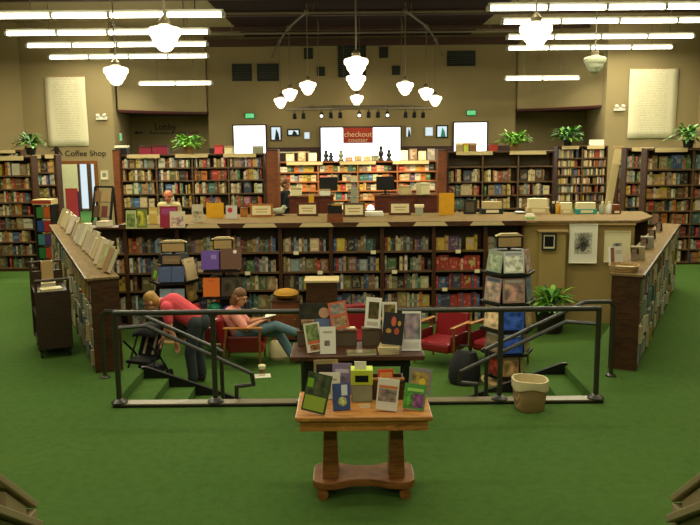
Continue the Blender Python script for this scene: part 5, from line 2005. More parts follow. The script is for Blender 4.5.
mb.build('pad', 'yellow_fabric', t, smooth=True)
mb = MB(); mb.lathe([(0.2, 0.08), (0.207, 0.085), (0.2, 0.09)], 20)
mb.build('piping', 'yellow_fabric', t, smooth=True)
a = at_y(306, 281, 12.3); c = at_y(337, 281, 12.3)
t = thing('lectern', 'dark brown lectern with pale slanted top edge behind the railing', 'lectern', ((a.x + c.x) / 2, 12.5, PIT))
w = c.x - a.x
mb = MB(); mb.box(-w / 2, w / 2, -0.18, 0.0, 0.06, a.z - PIT - 0.03)
mb.build('front_panel', 'dark_wood', t)
mb = MB(); mb.box(-w / 2 + .02, w / 2 - .02, 0.0, 0.22, 0.06, a.z - PIT - 0.06)
mb.build('body', 'dark_wood', t)
mb = MB(); mb.box(-w / 2 - .03, w / 2 + .03, -0.20, 0.24, a.z - PIT - 0.03, a.z - PIT)
mb.build('top_board', 'strip_cream', t)
mb = MB(); mb.box(-w / 2 - .02, w / 2 + .02, -0.2, 0.22, 0, 0.06)
mb.build('base', 'dark_wood', t)
for x, y, r_, lab, mt in ((-2.17, 12.55, 0.115, 'green ball in the lower tier of the square journal rack', 'ball_green'), (-1.98, 12.53, 0.08, 'small purple ball beside the green one in the journal rack', 'ball_purple')):
    t = thing('ball', lab, 'ball', (x, y, PIT + 0.468))
    mb = MB(); mb.ball((0, 0, r_), r_, 14, 20)
    mb.build('shell', mt, t, smooth=True)
    mb = MB(); mb.lathe([(0.012, 2 * r_ - .004), (0.012, 2 * r_ + .002), (0, 2 * r_ + .002)], 10)
    mb.build('valve', 'white_metal', t)

# ------------------------------------------------------------------ revolving racks
def rack(label, loc, rotz, tiers, nf, header, base_r, items, hcol='strip_tan', group=None, cat='display rack', itemname='magazine', poleh=None, hw=0.34, hh=0.16):
    t = thing('revolving_rack', label, cat, loc, rotz, group)
    ztop = tiers[0][1]
    mb = MB(); mb.cyl((0, 0, 0.03), (0, 0, ztop + 0.05), 0.025)
    mb.build('pole', 'black', t, smooth=True)
    mb = MB(); mb.lathe([(base_r, 0), (base_r, 0.025), (base_r * 0.3, 0.05), (0.03, 0.06)], 28)
    mb.build('base', 'strip_tan', t)
    for z0, z1, rb, rt, *bs in tiers:
        bs = bs[0] if bs else 0.90
        mb = MB()
        ring = lambda r_, z: [(r_ * math.sin(2 * PI * (k + 0.5) / nf), -r_ * math.cos(2 * PI * (k + 0.5) / nf), z) for k in range(nf)]
        q = 1 / math.cos(PI / nf)
        loft(mb, [ring(rb * q * bs, z0 + .012), ring(rt * q * bs, z1)], True, True)
        o = mb.build('tier', 'black', t)
        mb = MB()
        rg = ring(rb * q + 0.022, z0)
        for k in range(nf):
            mb.bar(rg[k], rg[(k + 1) % nf], 0.015, 0.035)
            mb.bar(rg[k], (rg[k][0] * .6, rg[k][1] * .6, z0), 0.02, 0.012)
        mb.build('ledge', 'black', o)
    mb = MB(); mb.box(-hw / 2, hw / 2, -0.03, 0.03, ztop + 0.02, ztop + 0.02 + hh)
    h_ = mb.build('header', 'black', t)
    mb = MB(); mb.box(-hw / 2 + .02, hw / 2 - .02, -0.034, -0.0305, ztop + 0.04, ztop + hh)
    mb.build('sign_strip', hcol, h_)
    mb = MB(); mb.prism([(-hw / 2 - .02, 0), (hw / 2 + .02, 0), (hw / 2 - .06, 0.035), (-hw / 2 + .06, 0.035)], -0.04, 0.04, Matrix(((1, 0, 0, 0), (0, 0, 1, 0), (0, 1, 0, ztop + 0.02 + hh), (0, 0, 0, 1))))
    mb.build('crown', 'strip_cream', h_)
    W0 = matrix_of(loc, rotz)
    for ti, k, w, h, c, panels, lab, yoff, th in items:
        z0, z1, rb, rt = tiers[ti][:4]
        lean = math.atan2((rb - rt) * 0.9, z1 - z0)
        a = 2 * PI * k / nf
        lo = W0 @ (Matrix.Rotation(a, 4, 'Z') @ Vector((yoff, -(rb * 0.92 + th + 0.012), z0 + 0.026)))
        cover_book(lab, w, h, th, tuple(lo), rotz + a, lean, c, panels, (group or 'items') + ' on the rack', itemname, itemname if itemname != 'journal' else 'journal')
    return t


PN = lambda c1, c2: [('cover_picture', .08, .08, .92, .78, tuple(min(255, v * 1.3) for v in c1), PH), ('title_band', .1, .82, .9, .94, c2, TI)]
hex_t = [(1.50, 1.80, 0.28, 0.22), (1.11, 1.45, 0.30, 0.26), (0.75, 1.07, 0.30, 0.26), (0.43, 0.71, 0.28, 0.25), (0.10, 0.39, 0.22, 0.20)]
its = []
tn = ['top', 'second', 'third', 'fourth', 'bottom']
cols_m = [[((130, 140, 120), (150, 150, 130)), ((190, 190, 176), (170, 176, 180)), ((150, 130, 120), (190, 120, 110))],
          [((150, 130, 120), (90, 100, 130)), ((150, 120, 110), (190, 180, 170)), ((90, 104, 110), (150, 160, 170))],
          [((186, 160, 130), (170, 150, 120)), ((50, 80, 160), (200, 190, 170)), ((150, 130, 90), (170, 140, 100))],
          [((110, 96, 80), (190, 190, 180)), ((50, 80, 160), (220, 214, 200)), ((120, 110, 90), (150, 140, 110))],
          [((120, 50, 40), (150, 80, 60)), ((150, 120, 80), (180, 150, 110)), ((130, 106, 70), (150, 130, 90))]]
for ti in range(5):
    for q, k in enumerate((-1, 0, 1)):
        c1, c2 = cols_m[ti][q]
        hgt = (hex_t[ti][1] - hex_t[ti][0]) * 0.94
        its.append((ti, k, (0.27, 0.29, 0.29, 0.27, 0.21)[ti], hgt, tuple(min(255, int(v * 1.15)) for v in c1), PN(c1, c2), '%s magazine on the %s tier of the right revolving rack' % (('left facing', 'front', 'right facing')[q], tn[ti]), 0, 0.01))
rack('tall six sided magazine rack with black bands at the right of the lounge', (2.10, 10.45, PIT), R(4), hex_t, 6, True, 0.34, its, 'strip_tan', 'magazines', 'magazine rack', 'magazine')

hex_l = [(1.26, 1.42, 0.27, 0.22), (0.98, 1.24, 0.35, 0.28), (0.64, 0.90, 0.35, 0.30), (0.18, 0.50, 0.32, 0.28)]
c_b = (66, 80, 116)
its = [(1, 0, 0.20, 0.25, c_b, [('title_band', .3, .86, .7, .92, (90, 100, 120), TI)], 'left of two blue journals on the second tier of the round journal rack', -0.104, 0.03),
       (1, 0, 0.20, 0.25, c_b, [('title_band', .3, .86, .7, .92, (90, 100, 120), TI)], 'right of two blue journals on the second tier of the round journal rack', 0.104, 0.03),
       (1, -1, 0.24, 0.28, (100, 84, 60), [('green_patch', .35, .15, .85, .6, (110, 190, 60), TI)], 'brown journal with a bright green patch at the left of the round journal rack', 0, 0.03),
       (1, 1, 0.26, 0.36, (206, 180, 136), [('title_band', .3, .8, .7, .86, (160, 140, 100), TI)], 'large cream journal at the right of the round journal rack', 0, 0.04),
       (2, 0, 0.19, 0.23, (140, 160, 176), [('title_band', .2, .7, .8, .8, (150, 170, 180), TI)], 'left pale blue journal on the third tier of the round journal rack', -0.10, 0.025),
       (2, 0, 0.19, 0.23, (140, 160, 176), [('title_band', .2, .7, .8, .8, (150, 170, 180), TI)], 'right pale blue journal on the third tier of the round journal rack', 0.10, 0.025),
       (2, 1, 0.22, 0.32, (150, 120, 60), [('cover_picture', .1, .1, .9, .9, (170, 140, 80), PH)], 'mottled gold journal at the right of the third tier of the round rack', 0, 0.03),
       (0, 0, 0.28, 0.13, (104, 80, 48), [('title_band', .1, .3, .9, .6, (120, 92, 56), TI)], 'long brown album on the top tier of the round journal rack', 0, 0.03)]
rack('round journal rack with framed header behind the bending person', (-2.88, 12.95, PIT), R(3), hex_l, 6, True, 0.40, its, 'strip_tan', 'journals round', 'journal rack', 'journal', hw=0.40, hh=0.17)
sq_l = [(1.20, 1.49, 0.27, 0.20), (0.77, 1.07, 0.29, 0.24), (0.44, 0.70, 0.27, 0.24, 0.3), (0.1, 0.36, 0.27, 0.24)]
its = [(0, 0, 0.28, 0.30, (98, 68, 150), [('emblem', .55, .55, .85, .78, (140, 116, 180), TI)], 'purple journal on the top tier of the square journal rack', -0.18, 0.03),
       (0, 0, 0.33, 0.33, (98, 66, 48), [('round_sticker', .6, .75, .78, .93, (226, 214, 190), TI)], 'large brown journal with a white sticker on the square journal rack', 0.15, 0.03),
       (1, 0, 0.26, 0.30, (214, 110, 36), [('title_band', .3, .8, .7, .85, (190, 90, 30), TI)], 'orange journal on the second tier of the square journal rack', -0.17, 0.03),
       (1, 0, 0.32, 0.30, (62, 56, 44), [('cover_picture', .15, .15, .85, .85, (60, 60, 46), PH)], 'dark patterned journal on the second tier of the square journal rack', 0.15, 0.03)]
rack('square journal rack with red framed header left of the seated woman', (-2.04, 12.75, PIT), R(2), sq_l, 4, True, 0.36, its, 'strip_tan', 'journals square', 'journal rack', 'journal', hw=0.32, hh=0.17)

# colourful rack by the far left bookcases
t = thing('children_rack', 'slim rack of red, blue and green boxes beside the far left bookcases', 'display rack', (at_y(47, 230, 15.9).x, 15.9, 0), R(-8))
mb = MB()
for sx in (-0.17, 0.17):
    mb.box(sx - .012, sx + .012, -.12, .12, 0, 1.46)
mb.build('frame', 'black', t)
mb = MB(); mb.box(-.2, .2, -.14, .14, 1.46, 1.56)
mb.build('header', 'strip_cream', t)
mb = MB(); mb.box(-.2, .2, -.145, -.1405, 1.48, 1.54)
mb.build('header_band', 'banner_red', t)
for k in range(5):
    mb = MB(); mb.box(-.158, .158, -.12, .12, 0.10 + .27 * k, 0.115 + .27 * k)
    mb.build('shelf', 'black', t)
cb = [('red', (170, 40, 34)), ('blue', (44, 80, 140)), ('green', (40, 110, 60)), ('red', (180, 60, 40)), ('teal', (60, 120, 120)), ('purple', (80, 50, 110)), ('blue', (40, 70, 130)), ('red', (170, 40, 40)), ('green', (60, 120, 60)), ('orange', (190, 90, 40))]
WT = matrix_of(t.location, R(-8))
for k in range(5):
    for q in range(2):
        nm, cc = cb[k * 2 + q]
        o = bpy.data.objects.new('boxed_set', ME_PLAINF)
        COL.objects.link(o)
        o.matrix_world = WT @ Matrix.Translation((-0.075 + .15 * q, -0.10, 0.1155 + .27 * k)) @ Matrix.Diagonal((0.14, 0.1, 0.21, 1))
        o.color = (*lin(cc), 1)
        tag(o, '%s boxed set on the %s shelf, %s side of the slim rack' % (nm, rowname(4 - k, 5), ('left', 'right')[q]), 'boxed set', 'boxed sets on the slim rack')

# dark card rack beyond the left low bookcase
t = thing('card_rack', 'dark leaning rack of cards beyond the far end of the left low bookcases', 'display rack', (at_y(103, 220, 16.6).x, 16.4, 0), R(-20))
mb = MB()
for sx in (-.22, .22):
    mb.bar((sx, -.2, 0), (sx, .2, 1.75), .03, .05)
mb.bar((-.22, .2, 1.75), (.22, .2, 1.75), .03, .04)
mb.bar((-.22, .3, 0), (-.22, .2, 1.74), .03, .04)
mb.bar((.22, .3, 0), (.22, .2, 1.74), .03, .04)
mb.build('frame', 'black', t)
WT = matrix_of(t.location, R(-20))
for k in range(4):
    z = 0.55 + .3 * k
    y = -.2 + .4 * z / 1.75
    mb = MB(); mb.box(-.2, .2, y - .06, y + .0, z - .012, z)
    mb.build('ledge', 'dark_wood', t)
    for q in range(2):
        o = bpy.data.objects.new('greeting_card', ME_PLAINF)
        COL.objects.link(o)
        o.matrix_world = WT @ Matrix.Translation((-0.095 + .19 * q, y - 0.05, z + .001)) @ Matrix.Rotation(-.2, 4, 'X') @ Matrix.Diagonal((0.15, 0.01, 0.22, 1))
        nm = ('brown', 'tan', 'grey', 'cream', 'dark brown', 'maroon', 'brown', 'tan')[k * 2 + q]
        o.color = (*lin(PD[nm]), 1)
        tag(o, '%s card on the %s ledge, %s side of the dark card rack' % (nm, rowname(3 - k, 4), ('left', 'right')[q]), 'card', 'cards on the dark card rack')

# ------------------------------------------------------------------ things on the counter
CZ = 1.271


def cbox(name, label, cat, x0, y0, x1, y1, parts, dy=0.12, z=CZ, Y=None, group=None):
    """a small counter object: parts are (name, u0, v0, u1, v1, depth0, depth1, material)"""
    p = on_z((x0 + x1) / 2, y1, z) if Y is None else at_y((x0 + x1) / 2, y1, Y)
    Yb = p.y if Y is None else Y
    a, c = at_y(x0, y0, Yb), at_y(x1, y1, Yb)
    w, h = c.x - a.x, a.z - (z if z is not None else c.z)
    t = thing(name, label, cat, ((a.x + c.x) / 2, Yb, z if z is not None else c.z), 0, group)
    for nm, u0, v0, u1, v1, d0, d1, mt in parts:
        mb = MB(); mb.box(-w / 2 + w * u0, -w / 2 + w * u1, d0, d1, h * v0, h * v1)
        mb.build(nm, mt, t)
    return t


def sign(label, x0, y0, x1, y1, fm, z=CZ, Y=None):
    return cbox('counter_sign', label, 'sign', x0, y0, x1, y1, [('frame', 0, 0, 1, 1, 0, .03, fm), ('card', .09, .16, .91, .86, -.006, -.0005, 'cream_paper'), ('print_line', .22, .56, .78, .64, -.009, -.0065, 'strip_tan'), ('print_line', .26, .36, .74, .43, -.009, -.0065, 'strip_tan')], z=z, Y=Y, group='framed signs on the counter')


sign('cream sign in a pale frame on the counter left of the checkout', 250, 204, 273, 217, 'arm_wood')
sign('framed cream sign in a red brown frame on the counter, left of the checkout centre', 297, 203, 318, 216, 'desk_red')
sign('cream sign in a dark frame on the counter at the checkout centre', 343, 203, 365, 217, 'shelf_wood')
sign('red framed cream sign on the counter right of the checkout centre', 389, 202, 411, 215, 'desk_red')
plain('folder_yellow', (212, 156, 30), 0.5)
cbox('folder', 'yellow folder standing upright on the counter at left', 'folder', 206, 203, 224, 218, [('front_cover', 0, 0, 1, 1, 0, .004, 'folder_yellow'), ('papers', .02, .02, .98, .97, .004, .012, 'white_paper'), ('back_cover', 0, 0, 1, 1, .012, .016, 'folder_yellow')])
cbox('folder', 'tall yellow board standing upright on the counter right of the checkout', 'board', 439, 193, 454, 215, [('front_board', 0, 0, 1, 1, 0, .01, 'folder_yellow'), ('foot', .1, 0, .9, .06, .01, .1, 'folder_yellow')])
plain('magenta', (130, 26, 50), 0.5)
for lab, b4, col, pn in (
        ('large crimson book standing on the counter before the man in cream', (160, 207, 178, 228), (140, 28, 54), [('title_band', .1, .62, .9, .9, (150, 60, 110), TI)]),
        ('pale cover book standing on the counter right of the crimson one', (170, 212, 185, 228), (200, 190, 160), [('cover_picture', .1, .1, .9, .7, (190, 160, 150), PH)]),
        ('white and green book standing at the left end of the counter', (126, 211, 136, 229), (170, 176, 120), [('cover_picture', .1, .1, .9, .8, (110, 130, 70), PH)]),
        ('grey book with pale cover standing on the counter left of the yellow folder', (192, 205, 203, 222), (180, 172, 144), [('cover_picture', .1, .1, .9, .6, (160, 150, 120), PH)]),
        ('white book with a red round mark on the counter right of the yellow folder', (226, 206, 237, 219), (190, 184, 170), [('red_mark', .15, .45, .6, .85, (180, 40, 50), TI)]),
        ('green and yellow cover book at the left end of the counter', (137, 210, 147, 228), (96, 120, 60), [('cover_picture', .1, .1, .9, .9, (160, 160, 60), PH)]),
        ('yellow cover book standing on the left counter before the back left bookcase', (149, 208, 157, 224), (190, 160, 70), [('title_band', .1, .6, .9, .8, (210, 190, 120), TI)])):
    disp(lab, *b4, CZ, col, pn, 0, 0.12, 0.03, 'books standing on the counter')
for k, (x, y, nm, hh) in enumerate(((-4.62, 13.95, 'cream', .05), (-4.30, 13.98, 'tan', .09), (-4.42, 14.0, 'white', .06))):
    if k < 2:
        t = thing('book', '%s covered book lying on top of the leftmost lounge bookcase' % nm, 'book', (x, y, PIT + 1.771), R(20 - 30 * k))
        mb = MB(); mb.box(-.10, .10, -.13, .13, 0, .004); mb.box(-.10, .10, -.13, .13, hh - .004, hh); mb.box(-.10, -.096, -.13, .13, .004, hh - .004)
        o = mb.build('cover', 'tint', t); o.color = (*lin(PD[nm]), 1)
        mb = MB(); mb.box(-.096, .096, -.126, .126, .004, hh - .004)
        mb.build('page_block', 'page', t)
cbox('wooden_box', 'small orange brown wooden box on the counter left of the cream sign', 'box', 240, 208, 247, 217, [('body', 0, 0, 1, .85, 0, .15, 'arm_wood'), ('lid', -.03, .85, 1.03, 1, -.005, .155, 'oak_dark')])
t = cbox('display_stand', 'dark two tier box stand at the front edge of the counter centre', 'display stand', 327, 204, 343, 224, [('lower_box', 0, 0, 1, .46, 0, .2, 'rust_wood'), ('upper_box', .05, .46, .95, .95, .03, .2, 'black'), ('card_top', .3, .9, .9, 1.0, .02, .028, 'yellow_fabric')], z=CZ, Y=13.80)
p = on_z(279, 216, CZ)
t = thing('grey_bird_figure', 'pale grey bird shaped figure on the counter right of the cream sign', 'figurine', (p.x, p.y + .08, CZ))
mb = MB()
mb.ball((0, 0, 0.085), 0.085, 8, 14, (1.3, 0.8, 0.8)); mb.ball((0.09, 0, 0.15), 0.05, 8, 12); mb.cyl((0.12, 0, 0.15), (0.18, 0, 0.14), 0.02, 0.004); mb.cyl((-.09, 0, .09), (-.2, 0, .15), .05, .02)
remesh(mb, 'figure', 'lamp_off', 0.012, t, 3)
mb = MB(); mb.lathe([(0.10, 0), (0.10, 0.015), (0.06, 0.022)], 16)
mb.build('base', 'dark_wood', t)
cbox('cash_tray', 'bright white paper tray on the counter at the checkout centre', 'tray', 364, 211, 384, 216, [('tray', 0, 0, 1, .4, 0, .2, 'white_metal'), ('papers', .05, .4, .95, .8, .01, .19, 'white_paper')])
t = thing('desk_lamp', 'small bright desk lamp on the counter beside the paper tray', 'lamp', (on_z(370, 213, CZ).x, 15.0, CZ))
mb = MB(); mb.lathe([(.06, 0), (.06, .012), (.012, .02), (.012, .14)], 16)
mb.build('base', 'black', t)
mb = MB(); mb.lathe([(.075, .10), (.05, .17), (.02, .19), (0, .19)], 16)
mb.build('shade', 'globe_glow', t, smooth=True)
cbox('jar', 'white lidded jar before a dark crate on the counter right of the red framed sign', 'jar', 415, 205, 424, 215, [('body', .1, 0, .9, .75, 0, .12, 'lamp_off'), ('lid', 0, .75, 1, 1, -.008, .128, 'lid_cream')])
cbox('dark_frame', 'dark grey photo frame standing on the counter right of the yellow board', 'frame', 464, 200, 476, 214, [('frame', 0, 0, 1, 1, 0, .02, 'grille_black'), ('picture', .15, .15, .85, .85, -.004, -.0005, 'back_board'), ('easel_leg', .4, 0, .6, .6, .02, .1, 'grille_black')])
for lab, x0, y0, x1, y1, m1, m2 in (('cream topped dark green box on the counter right of the dark frame', 482, 202, 503, 214, 'grille_black', 'strip_cream'), ('broad cream display box on the counter before the right bookcase', 528, 199, 549, 214, 'strip_cream', 'cream_paper'),
                                    ('teal based cream card tray on the right counter', 577, 203, 597, 214, 'teal', 'cream_paper'), ('cream card box with dark slots on the right counter', 561, 203, 573, 214, 'strip_cream', 'cream_paper'),
                                    ('red brown wooden box at the right end of the counter', 613, 205, 621, 214, 'desk_red', 'rust_wood')):
    cbox('card_tray', lab, 'box', x0, y0, x1, y1, [('base', 0, 0, 1, .42, 0, .2, m1), ('card_block', .06, .42, .94, 1, .03, .18, m2), ('front_label', .2, .1, .8, .34, -.004, -.0005, 'cream_paper')], group='boxes on the right counter')
cbox('milk_carton', 'white and green carton at the right front edge of the counter', 'carton', 526, 214, 535, 223, [('body', 0, 0, 1, .7, 0, .12, 'white_paper'), ('green_band', -.01, .15, 1.01, .4, -.004, .124, 'leaf_lime'), ('gable', .1, .7, .9, 1, .03, .09, 'white_paper')], Y=13.9)
for k, (px, lab, mt) in enumerate(((557, 'yellow bottle on the right counter before the paperbacks', 'folder_yellow'), (602, 'pale grey jug on the right counter beside the teal tray', 'lamp_off'), (553, 'dark bottle on the right counter left of the yellow bottle', 'black'), (609, 'white cup on the right counter near its end', 'plastic_white'))):
    p = on_z(px, 213.5, CZ)
    t = thing('bottle', lab, 'bottle', (p.x, p.y, CZ))
    mb = MB(); mb.lathe([(.05, 0), (.055, .02), (.055, .13), (.03, .17), (.022, .19)], 14)
    mb.build('body', mt, t, smooth=True)
    mb = MB(); mb.lathe([(.026, .19), (.026, .225), (0, .23)], 12)
    mb.build('stopper', 'cream_paper', t, smooth=True)
t = thing('white_dish', 'small white oval dish on the counter right of the cream topped box', 'dish', (on_z(520, 213.5, CZ).x, on_z(520, 213.5, CZ).y, CZ))
mb = MB(); mb.lathe([(.06, 0), (.10, .03), (.105, .035), (.098, .034), (.055, .012), (0, .012)], 20)
mb.build('bowl', 'plastic_white', t, smooth=True)
mb = MB(); mb.lathe([(.045, 0.0), (.05, -.0), (.05, .006)], 16)
mb.build('foot_ring', 'plastic_white', t)

# tray on the front end of the right low bookcase
t = thing('wicker_tray', 'pale woven tray on the front end of the right low worktop', 'tray', (3.24, 9.33, 1.147), AR)
mb = MB(); loft(mb, [sq(.15, 0, 4), sq(.17, .07, 4), sq(.155, .07, 4), sq(.14, .015, 4)], True, True)
mb.build('woven_rim', 'wicker', t, smooth=True)
mb = MB(); mb.box(-.12, .12, -.11, .11, .016, .04)
mb.build('cloth', 'strip_cream', t, bevel=.01)
disp('white book with a brown spine standing on the right low worktop behind the tray', 610, 247, 624, 266, 1.147, (226, 220, 204), [('brown_band', 0, .05, .3, .95, (150, 100, 80), TI), ('title_band', .4, .6, .9, .8, (200, 190, 170), TI)], R(20), .1, .04, 'books on the right low worktop')
for k in range(4):
    tt = 0.22 + 0.19 * k
    pos = Vector((3.19, 9.1)) + Vector((2.49, 5.08)) * tt
    t = thing('book_easel', 'dark folding book easel on the right low worktop, %s from the near end' % ORD[k], 'easel', (pos.x - .05, pos.y, 1.147), AR + R(90), 'easels on the right low worktop')
    mb = MB(); mb.bar((0, 0, 0.004), (0, .12, .15), .10, .012, (0, 1, 0))
    mb.build('back_plate', 'shelf_wood', t)
    mb = MB(); mb.bar((0, .2, .006), (0, .11, .14), .06, .01, (0, 1, 0))
    mb.build('strut', 'shelf_wood', t)
    cover_book('pale open fronted book on the %s easel of the right low worktop' % ORD[k], .17, .2, .02, (pos.x - .05 + .035, pos.y - .02, 1.148), AR + R(90), .55, ((206, 196, 164), (190, 190, 180), (214, 200, 160), (196, 180, 140))[k], [('cover_picture', .1, .2, .9, .8, (190, 176, 140), PH)], 'books on the easels') if k < 2 else None

# ------------------------------------------------------------------ checkout desks
def desk(label, x0, x1, ytop, Y, d=0.6):
    a, c = at_y(x0, ytop, Y), at_y(x1, ytop, Y)
    w, h = c.x - a.x, a.z
    t = thing('checkout_desk', label, 'desk', ((a.x + c.x) / 2, Y + d / 2, 0))
    mb = MB(); mb.box(-w / 2, w / 2, -d / 2, d / 2, .08, h - .03)
    mb.build('cabinet', 'desk_red', t)
    mb = MB(); mb.box(-w / 2 - .03, w / 2 + .03, -d / 2 - .03, d / 2 + .03, h - .03, h)
    mb.build('top_board', 'rust_wood', t)
    mb = MB(); mb.box(-w / 2 + .03, w / 2 - .03, -d / 2 + .04, d / 2 - .04, 0, .08)
    mb.build('plinth', 'black', t)
    for k in range(3):
        mb = MB(); mb.box(-w / 2 + w * (k + .05) / 3, -w / 2 + w * (k + .95) / 3, -d / 2 - .014, -d / 2 - .0005, h * .55, h - .06)
        mb.build('panel', 'desk_red', t)
    return (a.x + c.x) / 2, h


dx, dh = desk('red brown checkout desk at the left, beside the person in dark clothes', 289, 333, 196, 17.7)
ex, eh = desk('red brown checkout desk at the right of the silver rack', 375, 437, 195, 17.7)


def monitor(label, x, Y, z):
    t = thing('monitor', label, 'monitor', (x, Y, z))
    mb = MB(); mb.box(-.1, .1, -.08, .08, 0, .015); mb.box(-.02, .02, -.01, .02, .015, .12)
    mb.build('stand', 'black', t)
    mb = MB(); mb.box(-.2, .2, -.02, .03, .10, .40)
    o = mb.build('casing', 'black', t, bevel=.01)
    mb = MB(); mb.box(-.08, .08, .0305, .06, .16, .32)
    mb.build('rear_housing', 'grille_black', o)


monitor('black monitor back on the left checkout desk', at_y(334, 185, 17.8).x - 0.12, 17.8, dh)
monitor('black monitor back on the right checkout desk', at_y(383, 185, 17.8).x + .05, 17.8, eh)
cbox('yellow_card', 'yellow card standing on the left checkout desk', 'card', 309, 195, 314, 203, [('card', 0, 0, 1, 1, 0, .008, 'folder_yellow'), ('foot', 0, 0, 1, .04, .008, .05, 'folder_yellow')], z=None, Y=16.9) if False else None
t = thing('yellow_card', 'yellow card taped upright on the front of the left checkout desk', 'card', (at_y(311, 203, 17.47).x, 17.655, at_y(311, 203, 17.67).z))
mb = MB(); mb.box(-.06, .06, 0, .006, 0, .19)
mb.build('sheet', 'folder_yellow', t)
mb = MB(); mb.box(-.04, .04, -.002, -.0002, .17, .185)
mb.build('tape', 'strip_cream', t)
p = at_y(354, 190, 16.6)
t = thing('wire_rack', 'slim silver wire rack with bookmarks at the checkout centre', 'display rack', (p.x, 16.6, 0))
mb = MB(); mb.cyl((0, 0, 0), (0, 0, 1.8), .02); mb.lathe([(.2, 0), (.2, .02), (.03, .04)], 20)
for k in range(4):
    a = PI / 2 * k + .4
    mb.cyl((.14 * math.cos(a), .14 * math.sin(a), 1.15), (.11 * math.cos(a), .11 * math.sin(a), 1.78), .008, n=6)
mb.build('frame', 'steel', t)
for k in range(4):
    mb = MB(); mb.lathe([(.15 - .01 * k, 1.18 + .15 * k), (.155 - .01 * k, 1.18 + .15 * k), (.155 - .01 * k, 1.20 + .15 * k), (.15 - .01 * k, 1.20 + .15 * k)], 16)
    mb.build('wire_ring', 'steel', t)
    o_ = None
mb = MB(); mb.box(-.07, .07, -.13, -.12, 1.2, 1.7)
mb.build('bookmark_sheet', 'lamp_off', t)
mb = MB(); mb.box(-.07, .07, -.01, .01, 1.8, 1.93)
mb.build('header_card', 'cream_paper', t)
for k, (px, Y, lab, h, mt) in enumerate(((325, 17.75, 'white paper stack on the left checkout desk', .14, 'white_paper'), (296, 17.75, 'cream box of bookmarks on the left checkout desk', .18, 'cream_paper'), (405, 17.75, 'orange and cream box on the right checkout desk', .2, 'strip_cream'), (423, 17.7, 'white bag of goods on the right checkout desk', .26, 'cloth_white'))):
    x = at_y(px, 195, Y).x
    t = thing('goods_box', lab, 'box', (x, Y, (dh if k < 2 else eh) + .001), R(10 * k))
    mb = MB(); mb.box(-.12, .12, -.1, .1, 0, h * .8)
    mb.build('body', mt, t, bevel=.008)
    mb = MB(); mb.box(-.125, .125, -.105, .105, h * .8, h)
    mb.build('lid', 'strip_tan' if k != 3 else 'cloth_white', t, bevel=.01)

# ------------------------------------------------------------------ things on top of the back bookcases
ZB = 2.362
tops = [('dark box with a white end on top of the back left bookcase', 116, 128, 145.5, 18.66, 'black', 'white_paper'), ('row binder of crimson volumes on top of the back left bookcase', 140, 152, 146, 18.66, 'magenta', 'maroon_trim'),
        ('crimson volume lying right of the first on the back left bookcase', 153, 168, 145, 18.66, 'magenta', 'maroon_trim'), ('red box on top of the back left bookcase near the window', 215, 223, 145, 18.66, 'shirt_red', 'banner_red'),
        ('cream box before the left back window', 225, 233, 146, 18.66, 'cream_paper', 'strip_tan'), ('grey bag on the bookcase top before the left back window', 253, 263, 146, 18.66, 'grey_cloth', 'lamp_off'),
        ('yellow green box on the right bookcase top before the right back window', 463, 468, 143, 18.66, 'lime', 'folder_yellow'), ('tan box on the right bookcase top before the right back window', 456, 462, 143, 18.66, 'strip_tan', 'cream_paper'),
        ('brown box on the right bookcase top before the right back window', 469, 476, 143, 18.66, 'cup_brown', 'strip_tan'), ('red brown box on the right bookcase top beyond the window', 489, 497, 143, 18.66, 'banner_red', 'cup_brown')]
for lab, x0, x1, y0, Y, m1, m2 in tops:
    a, c = at_y(x0, y0, Y), at_y(x1, y0, Y)
    w, h = c.x - a.x, max(.06, a.z - ZB)
    t = thing('storage_box', lab, 'box', ((a.x + c.x) / 2, Y, ZB), 0, 'boxes on top of the back bookcases')
    mb = MB(); mb.box(-w / 2, w / 2, -.1, .1, 0, h * .75)
    mb.build('body', m1, t)
    mb = MB(); mb.box(-w / 2 - .004, w / 2 + .004, -.104, .104, h * .75, h)
    mb.build('lid', m2, t)
ZD = 2.082
for k, (px, lab, h, mt) in enumerate(((326, 'left small dark cut out figure on the checkout display', .3, 'grille_black'), (331, 'second dark cut out figure on the checkout display', .24, 'grille_black'), (341, 'slim dark cut out figure left of the display middle', .3, 'grey_cloth'),
                                      (381, 'tall dark cut out figure right of the display middle', .4, 'pot_dark'), (389, 'broad dark cut out figure at the right of the display', .3, 'grille_black'))):
    x = at_y(px, 160, 21.15).x
    t = thing('figurine', lab, 'figurine', (x, 21.15, ZD), 0, 'figures on top of the checkout display')
    mb = MB(); mb.lathe([(.06, .03), (.04, .1), (.075, h * .5), (.03, h * .72), (.05, h * .86), (0, h)], 12)
    mb.build('figure', mt, t, smooth=True)
    mb = MB(); mb.lathe([(.08, 0), (.08, .02), (.05, .03)], 12)
    mb.build('base', 'dark_wood', t)
for k, px in enumerate((290, 302, 313, 349, 358, 367, 375, 404, 413, 422, 431)):
    x = at_y(px, 160, 21.15).x
    nm, cc = (('cream', 0), ('tan', 0), ('white', 0), ('orange', 0), ('tan', 0), ('yellow', 0), ('olive', 0), ('white', 0), ('brown', 0), ('cream', 0), ('grey', 0))[k]
    h = (.2, .26, .22, .1, .14, .12, .14, .26, .3, .24, .3)[k]
    o = bpy.data.objects.new('book', ME_FACE)
    COL.objects.link(o)
    o.matrix_world = Matrix.Translation((x, 21.05, ZD + .012)) @ Matrix.Rotation(-.2, 4, 'X') @ Matrix.Diagonal((.2, .04, h, 1))
    o.color = (*lin(PD[nm]), 1)
    tag(o, '%s book propped on top of the checkout display, %s from left' % (nm, ORD[k]), 'book', 'books propped on top of the checkout display')
t = thing('glass_shelf', 'low wire frame shelf on top of the checkout display at its left end', 'shelf', (at_y(294, 158, 21.15).x, 21.2, ZD))
